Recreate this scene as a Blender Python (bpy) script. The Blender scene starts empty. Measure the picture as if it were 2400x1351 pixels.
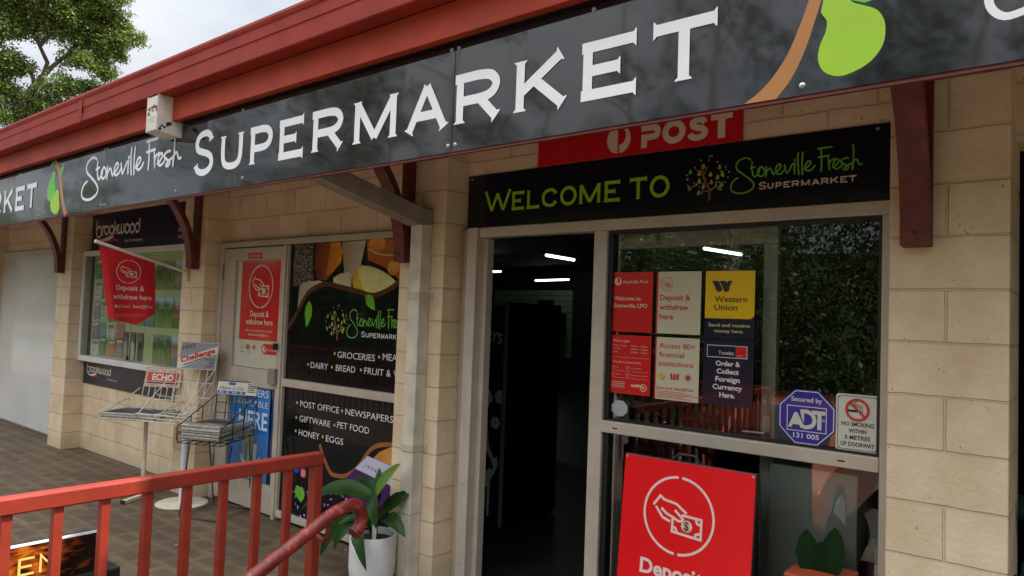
import bpy, bmesh, math, random
from mathutils import Vector, Matrix
R = math.radians
rnd = random.Random(7)
scene = bpy.context.scene
col = scene.collection

# ------------------------------------------------------------------ camera, sky, sun, exposure
cam_d = bpy.data.cameras.new('camera'); cam = bpy.data.objects.new('camera', cam_d); col.objects.link(cam)
cam_d.sensor_fit = 'HORIZONTAL'; cam_d.sensor_width = 36; cam_d.lens = 25.273
cam_d.clip_start = 0.05; cam_d.clip_end = 3000
_y, _p, _r = .6825, .0426, .0364
_f = Vector((-math.sin(_y)*math.cos(_p), math.cos(_y)*math.cos(_p), math.sin(_p)))
_rt = Vector((math.cos(_y), math.sin(_y), 0)); _u = _rt.cross(_f)
_r2 = _rt*math.cos(_r) + _u*math.sin(_r); _u2 = -_rt*math.sin(_r) + _u*math.cos(_r)
m = Matrix.Identity(4)
for i in range(3):
    m[i][0], m[i][1], m[i][2] = _r2[i], _u2[i], -_f[i]
m.translation = (0, -3.0876, 1.608)
cam.matrix_world = m
scene.camera = cam

SUN = Vector((.36, .37, .86)).normalized()
sun_el = math.asin(SUN.z); sun_az = math.atan2(SUN.x, SUN.y)
w = bpy.data.worlds.new("World"); scene.world = w; w.use_nodes = True
wn, wl = w.node_tree.nodes, w.node_tree.links
bg = wn['Background']; bg.inputs['Strength'].default_value = .1
sky = wn.new('ShaderNodeTexSky'); sky.sky_type = 'NISHITA'; sky.sun_disc = False
sky.sun_elevation = sun_el; sky.sun_rotation = sun_az
tc = wn.new('ShaderNodeTexCoord')
mp = wn.new('ShaderNodeMapping'); mp.inputs['Scale'].default_value = (1, 1, 1.9)
nz = wn.new('ShaderNodeTexNoise'); nz.inputs['Scale'].default_value = 2.2; nz.inputs['Detail'].default_value = 7; nz.inputs['Roughness'].default_value = .55
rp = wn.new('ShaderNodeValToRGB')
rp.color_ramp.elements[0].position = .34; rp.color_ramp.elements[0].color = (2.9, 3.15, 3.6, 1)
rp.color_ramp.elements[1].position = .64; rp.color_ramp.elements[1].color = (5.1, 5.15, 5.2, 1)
# overcast: the cloud layer brightens towards the zenith
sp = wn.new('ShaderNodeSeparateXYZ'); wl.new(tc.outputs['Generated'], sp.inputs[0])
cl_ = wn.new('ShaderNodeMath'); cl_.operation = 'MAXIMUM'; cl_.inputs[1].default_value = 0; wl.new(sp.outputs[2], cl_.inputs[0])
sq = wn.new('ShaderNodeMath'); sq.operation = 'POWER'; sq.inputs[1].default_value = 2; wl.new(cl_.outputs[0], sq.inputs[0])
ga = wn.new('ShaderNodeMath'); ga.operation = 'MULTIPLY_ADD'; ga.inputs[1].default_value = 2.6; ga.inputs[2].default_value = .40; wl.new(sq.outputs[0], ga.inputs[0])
gy = wn.new('ShaderNodeMath'); gy.operation = 'MULTIPLY_ADD'; gy.inputs[1].default_value = -.42; gy.inputs[2].default_value = 1.0; wl.new(sp.outputs[1], gy.inputs[0])   # added slope: sky brighter on the street side to light the front, dimmer behind
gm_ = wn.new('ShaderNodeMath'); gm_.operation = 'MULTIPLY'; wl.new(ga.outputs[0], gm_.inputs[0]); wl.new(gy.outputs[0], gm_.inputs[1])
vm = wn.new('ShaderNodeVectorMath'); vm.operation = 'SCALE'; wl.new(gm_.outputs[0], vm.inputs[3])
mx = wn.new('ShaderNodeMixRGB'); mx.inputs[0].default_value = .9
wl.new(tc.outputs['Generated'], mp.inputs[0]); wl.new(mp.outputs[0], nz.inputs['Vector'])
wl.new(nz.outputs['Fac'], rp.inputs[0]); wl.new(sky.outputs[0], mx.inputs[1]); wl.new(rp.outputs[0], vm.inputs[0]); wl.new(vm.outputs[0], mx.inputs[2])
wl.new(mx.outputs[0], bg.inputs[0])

sl = bpy.data.lights.new('sun', 'SUN'); sl.energy = 3.0; sl.angle = R(1.2); sl.color = (1, .95, .86)
so = bpy.data.objects.new('sun', sl); col.objects.link(so)
so.rotation_euler = SUN.to_track_quat('Z', 'Y').to_euler(); so.location = (5, 5, 20)
scene.view_settings.view_transform = 'Standard'; scene.view_settings.look = 'None'
scene.view_settings.exposure = 1.7; scene.view_settings.gamma = 1
scene.cycles.max_bounces = 8; scene.cycles.transparent_max_bounces = 16

# ------------------------------------------------------------------ materials
MATS = {}
def pm(name, c, rough=.5, var=.12, scale=6, bump=0., bscale=60, metal=0., spec=.5, coat=0., stain=None, stain_scale=3., stain_amt=.6, stain_pos=.62):
    """painted / plain material: colour with a little uneven tone, optional fine bump and stains"""
    if name in MATS: return MATS[name]
    mt = bpy.data.materials.new(name); mt.use_nodes = True
    n, l = mt.node_tree.nodes, mt.node_tree.links
    b = n['Principled BSDF']
    b.inputs['Roughness'].default_value = rough; b.inputs['Metallic'].default_value = metal
    b.inputs['Specular IOR Level'].default_value = spec; b.inputs['Coat Weight'].default_value = coat
    b.inputs['Coat Roughness'].default_value = .05
    t = n.new('ShaderNodeTexCoord')
    if var > 0:
        q = n.new('ShaderNodeTexNoise'); q.inputs['Scale'].default_value = scale; q.inputs['Detail'].default_value = 5
        l.new(t.outputs['Object'], q.inputs['Vector'])
        r = n.new('ShaderNodeValToRGB')
        lo = [max(0, k*(1-var)) for k in c]; hi = [min(1, k*(1+var)) for k in c]
        r.color_ramp.elements[0].position = .35; r.color_ramp.elements[1].position = .65
        r.color_ramp.elements[0].color = (*lo, 1); r.color_ramp.elements[1].color = (*hi, 1)
        l.new(q.outputs['Fac'], r.inputs[0]); out = r.outputs[0]
        if stain:
            q2 = n.new('ShaderNodeTexNoise'); q2.inputs['Scale'].default_value = stain_scale; q2.inputs['Detail'].default_value = 8; q2.inputs['Roughness'].default_value = .7
            l.new(t.outputs['Object'], q2.inputs['Vector'])
            r2 = n.new('ShaderNodeValToRGB'); r2.color_ramp.elements[0].position = stain_pos; r2.color_ramp.elements[1].position = stain_pos+.08
            r2.color_ramp.elements[0].color = (0, 0, 0, 1); r2.color_ramp.elements[1].color = (stain_amt,)*3 + (1,)
            l.new(q2.outputs['Fac'], r2.inputs[0])
            mix = n.new('ShaderNodeMixRGB'); mix.inputs[2].default_value = (*stain, 1)
            l.new(r2.outputs[0], mix.inputs[0]); l.new(out, mix.inputs[1]); out = mix.outputs[0]
        l.new(out, b.inputs['Base Color'])
    else:
        b.inputs['Base Color'].default_value = (*c, 1)
    if bump > 0:
        q = n.new('ShaderNodeTexNoise'); q.inputs['Scale'].default_value = bscale; q.inputs['Detail'].default_value = 3
        l.new(t.outputs['Object'], q.inputs['Vector'])
        bp = n.new('ShaderNodeBump'); bp.inputs['Strength'].default_value = bump; bp.inputs['Distance'].default_value = .01
        l.new(q.outputs['Fac'], bp.inputs['Height']); l.new(bp.outputs[0], b.inputs['Normal'])
    MATS[name] = mt
    return mt

def emit(name, c, s):
    mt = bpy.data.materials.new(name); mt.use_nodes = True
    n, l = mt.node_tree.nodes, mt.node_tree.links
    n.remove(n['Principled BSDF'])
    e = n.new('ShaderNodeEmission'); e.inputs[0].default_value = (*c, 1); e.inputs[1].default_value = s
    l.new(e.outputs[0], n['Material Output'].inputs[0]); MATS[name] = mt
    return mt

def glass_mat(name='window_glass', ior=1.75, key='glass', tint=(.76, .8, .78, 1)):
    mt = bpy.data.materials.new(name); mt.use_nodes = True
    n, l = mt.node_tree.nodes, mt.node_tree.links
    n.remove(n['Principled BSDF'])
    tr = n.new('ShaderNodeBsdfTransparent'); tr.inputs[0].default_value = tint
    gl = n.new('ShaderNodeBsdfGlossy'); gl.inputs['Roughness'].default_value = .0; gl.inputs[0].default_value = (1, 1, 1, 1)
    fr = n.new('ShaderNodeFresnel'); fr.inputs[0].default_value = ior
    mix = n.new('ShaderNodeMixShader')
    l.new(fr.outputs[0], mix.inputs[0]); l.new(tr.outputs[0], mix.inputs[1]); l.new(gl.outputs[0], mix.inputs[2])
    l.new(mix.outputs[0], n['Material Output'].inputs[0]); MATS[key] = mt
    return mt

def block_mat():
    """painted concrete blocks, 400 x 200 with raked joints; u runs along the face"""
    mt = bpy.data.materials.new('painted_block'); mt.use_nodes = True
    n, l = mt.node_tree.nodes, mt.node_tree.links
    b = n['Principled BSDF']; b.inputs['Roughness'].default_value = .62; b.inputs['Specular IOR Level'].default_value = .35
    t = n.new('ShaderNodeTexCoord'); s = n.new('ShaderNodeSeparateXYZ'); l.new(t.outputs['Object'], s.inputs[0])
    g = n.new('ShaderNodeNewGeometry'); sn = n.new('ShaderNodeSeparateXYZ'); l.new(g.outputs['Normal'], sn.inputs[0])
    ab = n.new('ShaderNodeMath'); ab.operation = 'ABSOLUTE'; l.new(sn.outputs[0], ab.inputs[0])
    gt = n.new('ShaderNodeMath'); gt.operation = 'GREATER_THAN'; gt.inputs[1].default_value = .6; l.new(ab.outputs[0], gt.inputs[0])
    ya = n.new('ShaderNodeMath'); ya.operation = 'MULTIPLY_ADD'; ya.inputs[1].default_value = .45; ya.inputs[2].default_value = .045; l.new(s.outputs[1], ya.inputs[0])
    mu = n.new('ShaderNodeMix'); mu.data_type = 'FLOAT'
    l.new(gt.outputs[0], mu.inputs[0]); l.new(s.outputs[0], mu.inputs[2]); l.new(ya.outputs[0], mu.inputs[3])
    c = n.new('ShaderNodeCombineXYZ'); l.new(mu.outputs[0], c.inputs[0]); l.new(s.outputs[2], c.inputs[1])
    # slightly wavy joints
    wv = n.new('ShaderNodeTexNoise'); wv.inputs['Scale'].default_value = 9; wv.inputs['Detail'].default_value = 3; l.new(t.outputs['Object'], wv.inputs['Vector'])
    va = n.new('ShaderNodeVectorMath'); va.operation = 'SCALE'; va.inputs[3].default_value = .009
    vs = n.new('ShaderNodeVectorMath'); vs.operation = 'SUBTRACT'; vs.inputs[1].default_value = (.5, .5, .5)
    l.new(wv.outputs['Color'], vs.inputs[0]); l.new(vs.outputs[0], va.inputs[0])
    vd = n.new('ShaderNodeVectorMath'); vd.operation = 'ADD'; l.new(c.outputs[0], vd.inputs[0]); l.new(va.outputs[0], vd.inputs[1])
    br = n.new('ShaderNodeTexBrick'); br.offset = .5; br.inputs['Scale'].default_value = 1
    br.inputs['Brick Width'].default_value = .4; br.inputs['Row Height'].default_value = .2
    br.inputs['Mortar Size'].default_value = .0055; br.inputs['Mortar Smooth'].default_value = .45; br.inputs['Bias'].default_value = 0
    br.inputs['Color1'].default_value = (.80, .655, .45, 1); br.inputs['Color2'].default_value = (.745, .60, .405, 1); br.inputs['Mortar'].default_value = (.70, .555, .37, 1)
    l.new(vd.outputs[0], br.inputs['Vector'])
    # grime: faint vertical runs and dark pin holes
    no = n.new('ShaderNodeTexNoise'); no.inputs['Scale'].default_value = 3; no.inputs['Detail'].default_value = 8; no.inputs['Roughness'].default_value = .65
    l.new(t.outputs['Object'], no.inputs['Vector'])
    r1 = n.new('ShaderNodeValToRGB'); r1.color_ramp.elements[0].position = .3; r1.color_ramp.elements[0].color = (.78, .72, .64, 1); r1.color_ramp.elements[1].position = .62; r1.color_ramp.elements[1].color = (1, 1, 1, 1)
    l.new(no.outputs['Fac'], r1.inputs[0])
    m1 = n.new('ShaderNodeMixRGB'); m1.blend_type = 'MULTIPLY'; m1.inputs[0].default_value = 1
    l.new(br.outputs['Color'], m1.inputs[1]); l.new(r1.outputs[0], m1.inputs[2])
    mpv = n.new('ShaderNodeMapping'); mpv.inputs['Scale'].default_value = (55, 55, 40); l.new(t.outputs['Object'], mpv.inputs[0])
    vo = n.new('ShaderNodeTexVoronoi'); vo.inputs['Scale'].default_value = 1; l.new(mpv.outputs[0], vo.inputs['Vector'])
    n3 = n.new('ShaderNodeTexNoise'); n3.inputs['Scale'].default_value = 14; l.new(t.outputs['Object'], n3.inputs['Vector'])
    r2 = n.new('ShaderNodeValToRGB'); r2.color_ramp.elements[0].position = .10; r2.color_ramp.elements[0].color = (.35, .3, .25, 1); r2.color_ramp.elements[1].position = .17; r2.color_ramp.elements[1].color = (1, 1, 1, 1)
    ad = n.new('ShaderNodeMath'); ad.operation = 'MULTIPLY_ADD'; ad.inputs[1].default_value = -.9; ad.inputs[2].default_value = .56; l.new(n3.outputs['Fac'], ad.inputs[0])
    a2 = n.new('ShaderNodeMath'); a2.operation = 'ADD'; l.new(ad.outputs[0], a2.inputs[0]); l.new(vo.outputs['Distance'], a2.inputs[1]); l.new(a2.outputs[0], r2.inputs[0])
    m2 = n.new('ShaderNodeMixRGB'); m2.blend_type = 'MULTIPLY'; m2.inputs[0].default_value = .8
    l.new(m1.outputs[0], m2.inputs[1]); l.new(r2.outputs[0], m2.inputs[2])
    # splash-back dirt close to the paving
    rz = n.new('ShaderNodeMapRange'); rz.inputs[1].default_value = .03; rz.inputs[2].default_value = .2; rz.inputs[3].default_value = .6; rz.inputs[4].default_value = 0
    l.new(s.outputs[2], rz.inputs[0])
    md = n.new('ShaderNodeMath'); md.operation = 'MULTIPLY'; l.new(rz.outputs[0], md.inputs[0]); l.new(no.outputs['Fac'], md.inputs[1])
    m3 = n.new('ShaderNodeMixRGB'); m3.inputs[2].default_value = (.2, .15, .1, 1); l.new(md.outputs[0], m3.inputs[0]); l.new(m2.outputs[0], m3.inputs[1])
    l.new(m3.outputs[0], b.inputs['Base Color'])
    n4 = n.new('ShaderNodeTexNoise'); n4.inputs['Scale'].default_value = 55; n4.inputs['Detail'].default_value = 4; l.new(t.outputs['Object'], n4.inputs['Vector'])
    hm = n.new('ShaderNodeMath'); hm.operation = 'MULTIPLY_ADD'; hm.inputs[1].default_value = -1.0; hm.inputs[2].default_value = 1; l.new(br.outputs['Fac'], hm.inputs[0])
    h2 = n.new('ShaderNodeMath'); h2.operation = 'MULTIPLY_ADD'; h2.inputs[1].default_value = .38; l.new(n4.outputs['Fac'], h2.inputs[0]); l.new(hm.outputs[0], h2.inputs[2])
    bp = n.new('ShaderNodeBump'); bp.inputs['Strength'].default_value = .9; bp.inputs['Distance'].default_value = .009
    l.new(h2.outputs[0], bp.inputs['Height']); l.new(bp.outputs[0], b.inputs['Normal'])
    MATS['block'] = mt
    return mt

def paver_mat():
    mt = bpy.data.materials.new('brick_pavers'); mt.use_nodes = True
    n, l = mt.node_tree.nodes, mt.node_tree.links
    b = n['Principled BSDF']; b.inputs['Roughness'].default_value = .7
    t = n.new('ShaderNodeTexCoord')
    mp = n.new('ShaderNodeMapping'); mp.inputs['Rotation'].default_value = (0, 0, R(0)); l.new(t.outputs['Object'], mp.inputs[0])
    br = n.new('ShaderNodeTexBrick'); br.offset = .5; br.inputs['Scale'].default_value = 1
    br.inputs['Brick Width'].default_value = .235; br.inputs['Row Height'].default_value = .1475
    br.inputs['Mortar Size'].default_value = .0035; br.inputs['Mortar Smooth'].default_value = .3
    br.inputs['Color1'].default_value = (.15, .105, .058, 1); br.inputs['Color2'].default_value = (.115, .080, .046, 1); br.inputs['Mortar'].default_value = (.155, .112, .062, 1)
    l.new(mp.outputs[0], br.inputs['Vector'])
    # dark worn middles of the pavers: second brick lattice with a very wide soft joint
    b2 = n.new('ShaderNodeTexBrick'); b2.offset = .5; b2.inputs['Scale'].default_value = 1
    b2.inputs['Brick Width'].default_value = .235; b2.inputs['Row Height'].default_value = .1475
    b2.inputs['Mortar Size'].default_value = .05; b2.inputs['Mortar Smooth'].default_value = 1
    b2.inputs['Color1'].default_value = (.42, .43, .46, 1); b2.inputs['Color2'].default_value = (.8, .8, .8, 1); b2.inputs['Mortar'].default_value = (1, 1, 1, 1)
    l.new(mp.outputs[0], b2.inputs['Vector'])
    m = n.new('ShaderNodeMixRGB'); m.blend_type = 'MULTIPLY'; m.inputs[0].default_value = .8
    l.new(br.outputs['Color'], m.inputs[1]); l.new(b2.outputs['Color'], m.inputs[2])
    no = n.new('ShaderNodeTexNoise'); no.inputs['Scale'].default_value = 2.2; no.inputs['Detail'].default_value = 9; no.inputs['Roughness'].default_value = .7; l.new(t.outputs['Object'], no.inputs['Vector'])
    r = n.new('ShaderNodeValToRGB'); r.color_ramp.elements[0].position = .3; r.color_ramp.elements[0].color = (.55, .52, .5, 1); r.color_ramp.elements[1].position = .7; r.color_ramp.elements[1].color = (1.25, 1.2, 1.1, 1)
    l.new(no.outputs['Fac'], r.inputs[0])
    m2 = n.new('ShaderNodeMixRGB'); m2.blend_type = 'MULTIPLY'; m2.inputs[0].default_value = 1; l.new(m.outputs[0], m2.inputs[1]); l.new(r.outputs[0], m2.inputs[2])
    # specks of litter
    vo = n.new('ShaderNodeTexVoronoi'); vo.inputs['Scale'].default_value = 5; l.new(t.outputs['Object'], vo.inputs['Vector'])
    r3 = n.new('ShaderNodeValToRGB'); r3.color_ramp.elements[0].position = .035; r3.color_ramp.elements[0].color = (1, 1, 1, 1); r3.color_ramp.elements[1].position = .05; r3.color_ramp.elements[1].color = (0, 0, 0, 1)
    l.new(vo.outputs['Distance'], r3.inputs[0])
    m4 = n.new('ShaderNodeMixRGB'); m4.inputs[2].default_value = (.42, .38, .3, 1); l.new(r3.outputs[0], m4.inputs[0]); l.new(m2.outputs[0], m4.inputs[1])
    l.new(m4.outputs[0], b.inputs['Base Color'])
    bp = n.new('ShaderNodeBump'); bp.inputs['Strength'].default_value = .5; bp.inputs['Distance'].default_value = .006; bp.invert = True
    l.new(br.outputs['Fac'], bp.inputs['Height']); l.new(bp.outputs[0], b.inputs['Normal'])
    return mt

def leaf_mat(name, lo, hi, rough=.5, trans=.25):
    mt = bpy.data.materials.new(name); mt.use_nodes = True
    n, l = mt.node_tree.nodes, mt.node_tree.links
    b = n['Principled BSDF']; b.inputs['Roughness'].default_value = rough
    g = n.new('ShaderNodeNewGeometry'); r = n.new('ShaderNodeValToRGB')
    r.color_ramp.elements[0].color = (*lo, 1); r.color_ramp.elements[1].color = (*hi, 1)
    l.new(g.outputs['Random Per Island'], r.inputs[0]); l.new(r.outputs[0], b.inputs['Base Color'])
    td = n.new('ShaderNodeBsdfTranslucent'); l.new(r.outputs[0], td.inputs[0])
    mix = n.new('ShaderNodeMixShader'); mix.inputs[0].default_value = trans
    l.new(b.outputs[0], mix.inputs[1]); l.new(td.outputs[0], mix.inputs[2]); l.new(mix.outputs[0], n['Material Output'].inputs[0])
    return mt

def photo_mat(name, sky_c, mid_c, low_c, scale=14, seed=0., axis=2):
    """a small printed photograph: three tones with ragged borders, read on object z"""
    mt = bpy.data.materials.new(name); mt.use_nodes = True
    n, l = mt.node_tree.nodes, mt.node_tree.links
    b = n['Principled BSDF']; b.inputs['Roughness'].default_value = .35
    t = n.new('ShaderNodeTexCoord'); s = n.new('ShaderNodeSeparateXYZ'); l.new(t.outputs['Generated'], s.inputs[0])
    mp = n.new('ShaderNodeMapping'); mp.inputs['Location'].default_value = (seed, seed*2.3, seed); l.new(t.outputs['Object'], mp.inputs[0])
    q = n.new('ShaderNodeTexNoise'); q.inputs['Scale'].default_value = scale; q.inputs['Detail'].default_value = 6; l.new(mp.outputs[0], q.inputs['Vector'])
    ma = n.new('ShaderNodeMath'); ma.operation = 'MULTIPLY_ADD'; ma.inputs[1].default_value = .9; l.new(q.outputs['Fac'], ma.inputs[0]); l.new(s.outputs[axis], ma.inputs[2])
    r = n.new('ShaderNodeValToRGB'); e = r.color_ramp.elements
    e[0].position = .35; e[0].color = (*low_c, 1); e[1].position = 1.0; e[1].color = (*sky_c, 1)
    k = r.color_ramp.elements.new(.62); k.color = (*mid_c, 1)
    k = r.color_ramp.elements.new(.8); k.color = (*[x*.5 for x in mid_c], 1)
    mu = n.new('ShaderNodeMath'); mu.operation = 'MULTIPLY'; mu.inputs[1].default_value = .72; l.new(ma.outputs[0], mu.inputs[0])
    l.new(mu.outputs[0], r.inputs[0]); l.new(r.outputs[0], b.inputs['Base Color'])
    MATS[name] = mt
    return mt

def spots_mat(name, c0, c1, scale, thr):
    mt = bpy.data.materials.new(name); mt.use_nodes = True
    n, l = mt.node_tree.nodes, mt.node_tree.links
    b = n['Principled BSDF']; b.inputs['Roughness'].default_value = .25
    t = n.new('ShaderNodeTexCoord'); v = n.new('ShaderNodeTexVoronoi'); v.inputs['Scale'].default_value = scale; l.new(t.outputs['Object'], v.inputs['Vector'])
    r = n.new('ShaderNodeValToRGB'); r.color_ramp.elements[0].position = thr; r.color_ramp.elements[0].color = (*c1, 1); r.color_ramp.elements[1].position = thr+.12; r.color_ramp.elements[1].color = (*c0, 1)
    l.new(v.outputs['Distance'], r.inputs[0]); l.new(r.outputs[0], b.inputs['Base Color'])
    MATS[name] = mt
    return mt

def gloss_sign_mat():
    """black gloss composite sheet, very slightly wavy so that reflections wander"""
    mt = bpy.data.materials.new('black_sign_sheet'); mt.use_nodes = True
    n, l = mt.node_tree.nodes, mt.node_tree.links
    b = n['Principled BSDF']; b.inputs['Base Color'].default_value = (.012, .013, .015, 1); b.inputs['Roughness'].default_value = .05; b.inputs['IOR'].default_value = 1.6
    t = n.new('ShaderNodeTexCoord')
    q = n.new('ShaderNodeTexNoise'); q.inputs['Scale'].default_value = 1.3; q.inputs['Detail'].default_value = 2; l.new(t.outputs['Object'], q.inputs['Vector'])
    q2 = n.new('ShaderNodeTexNoise'); q2.inputs['Scale'].default_value = 90; q2.inputs['Detail'].default_value = 2; l.new(t.outputs['Object'], q2.inputs['Vector'])
    a = n.new('ShaderNodeMath'); a.operation = 'MULTIPLY_ADD'; a.inputs[1].default_value = .0; l.new(q2.outputs['Fac'], a.inputs[0]); l.new(q.outputs['Fac'], a.inputs[2])
    bp = n.new('ShaderNodeBump'); bp.inputs['Strength'].default_value = .12; bp.inputs['Distance'].default_value = .05
    l.new(a.outputs[0], bp.inputs['Height']); l.new(bp.outputs[0], b.inputs['Normal'])
    MATS['signblack'] = mt
    return mt

glass_mat(); glass_mat('case_glass', 1.32, 'caseglass', (.92, .94, .92, 1)); block_mat(); gloss_sign_mat()
RED = pm('red_paint', (.37, .047, .020), .55, .2, 2.5, .12, 90, spec=.22, stain=(.16, .05, .035), stain_scale=5, stain_amt=.6, stain_pos=.58)
GUT = pm('red_gutter', (.29, .030, .018), .6, .16, 2.5, .05, 60, spec=.22, stain=(.16, .05, .035), stain_scale=6, stain_amt=.55, stain_pos=.58)
RAILRED = pm('red_rail_paint', (.255, .028, .014), .42, .12, 9, .10, 120, stain=(.13, .035, .022), stain_scale=11, stain_amt=.65, stain_pos=.60)
PIPERED = pm('worn_red_pipe', (.19, .018, .013), .38, .3, 22, .25, 60, stain=(.36, .10, .045), stain_scale=24, stain_amt=.85, stain_pos=.56)
MAROON = pm('maroon_timber', (.13, .016, .010), .5, .25, 14, .2, 70, stain=(.2, .035, .02), stain_scale=7, stain_amt=.5, stain_pos=.58)
SOFF = pm('soffit', (.32, .10, .035), .8, .1)
ALU = pm('champagne_aluminium', (.52, .45, .36), .42, .07, 7, 0, spec=.5, metal=.15)
ALUD = pm('grey_aluminium', (.30, .28, .25), .38, .08, 7, metal=.3)
PIPEG = pm('galvanised_pipe', (.58, .53, .42), .5, .14, 8, .05, 60, stain=(.20, .17, .13), stain_scale=9, stain_amt=.5)
BOXW = pm('rusty_white_box', (.66, .64, .56), .5, .08, 10, .08, 60, stain=(.30, .11, .03), stain_scale=13, stain_amt=.95, stain_pos=.64)
WHITE = pm('white_vinyl', (.84, .85, .86), .35, .02)
OFFW = pm('off_white', (.70, .64, .56), .4, .05)
CREAMT = pm('cream_print', (.68, .56, .42), .45, .05)
LIME = pm('lime_print', (.36, .62, .02), .35, .06, 2)
LEAFG = pm('leaf_green_print', (.12, .52, .04), .35, .06, 3)
WGREEN = pm('welcome_green', (.27, .56, .014), .4, .06)
SGREEN = pm('script_green', (.12, .42, .045), .4, .1, 5)
BROWNP = pm('branch_brown_print', (.45, .19, .05), .35, .1, 3)
TREEB = pm('tree_brown_print', (.20, .06, .03), .4, .1)
NAVYB = pm('near_black_sheet', (.007, .007, .014), .22, .1, 3)
POSTR = pm('post_red', (.62, .006, .008), .35, .06, 3)
FLAGR = pm('flag_red', (.52, .006, .010), .6, .08, 6, .08, 40)
BLK = pm('black_paint', (.010, .010, .011), .4, .1)
BLKW = pm('black_wire', (.012, .012, .013), .35, 0)
WIREW = pm('worn_white_wire', (.62, .57, .47), .5, .15, 20, 0, stain=(.2, .1, .05), stain_scale=26, stain_amt=.8, stain_pos=.6)
POLEW = pm('worn_white_pole', (.62, .55, .42), .5, .12, 8, .05, 60, stain=(.28, .13, .06), stain_scale=13, stain_amt=.75, stain_pos=.58)
PAPER = pm('paper', (.62, .60, .55), .7, .1, 20)
PAPERE = pm('paper_edge', (.50, .47, .40), .8, .25, 60)
PANEL = pm('white_wall_panel', (.63, .625, .60), .09, .04, 2)
TXT = pm('black_print', (.015, .014, .014), .5, 0)
REDT = pm('dark_red_print', (.50, .012, .02), .5, 0)
NAVY = pm('navy_print', (.008, .010, .032), .3, .08)
CREAMP = pm('cream_poster', (.60, .57, .42), .4, .05, 3)
YEL = pm('yellow_poster', (.82, .56, .006), .35, .05, 4)
STEEL = pm('zinc_screw', (.62, .62, .60), .3, .05, metal=.8)
DARK = pm('room_gloom', (.006, .006, .006), .8, .1)  # near-black colour stands in for the unlit interior
RUB = pm('rubber', (.012, .012, .012), .7, 0)

# ------------------------------------------------------------------ object helpers
ORG = {}
def W0(o): return ORG.get(o.name, Vector((0, 0, 0)))

def thing(name, label, cat, loc=(0, 0, 0), group=None):
    o = bpy.data.objects.new(name, None); col.objects.link(o); o.location = loc; o.empty_display_size = .1
    ORG[o.name] = Vector(loc); o['label'] = label; o['category'] = cat
    if group: o['group'] = group
    return o

def tag(o, label, cat, group=None):
    o['label'] = label; o['category'] = cat
    if group: o['group'] = group
    return o

class F:
    """a flat frame: origin, u axis, v axis, outward normal"""
    def __init__(s, o, u=(1, 0, 0), v=(0, 0, 1)):
        s.o, s.u, s.v = Vector(o), Vector(u).normalized(), Vector(v).normalized(); s.n = s.u.cross(s.v)
    def p(s, a, b, h=0.): return s.o + s.u*a + s.v*b + s.n*h

def WALLF(y): return F((0, y, 0))            # u = world x, v = world z, faces the street

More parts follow.
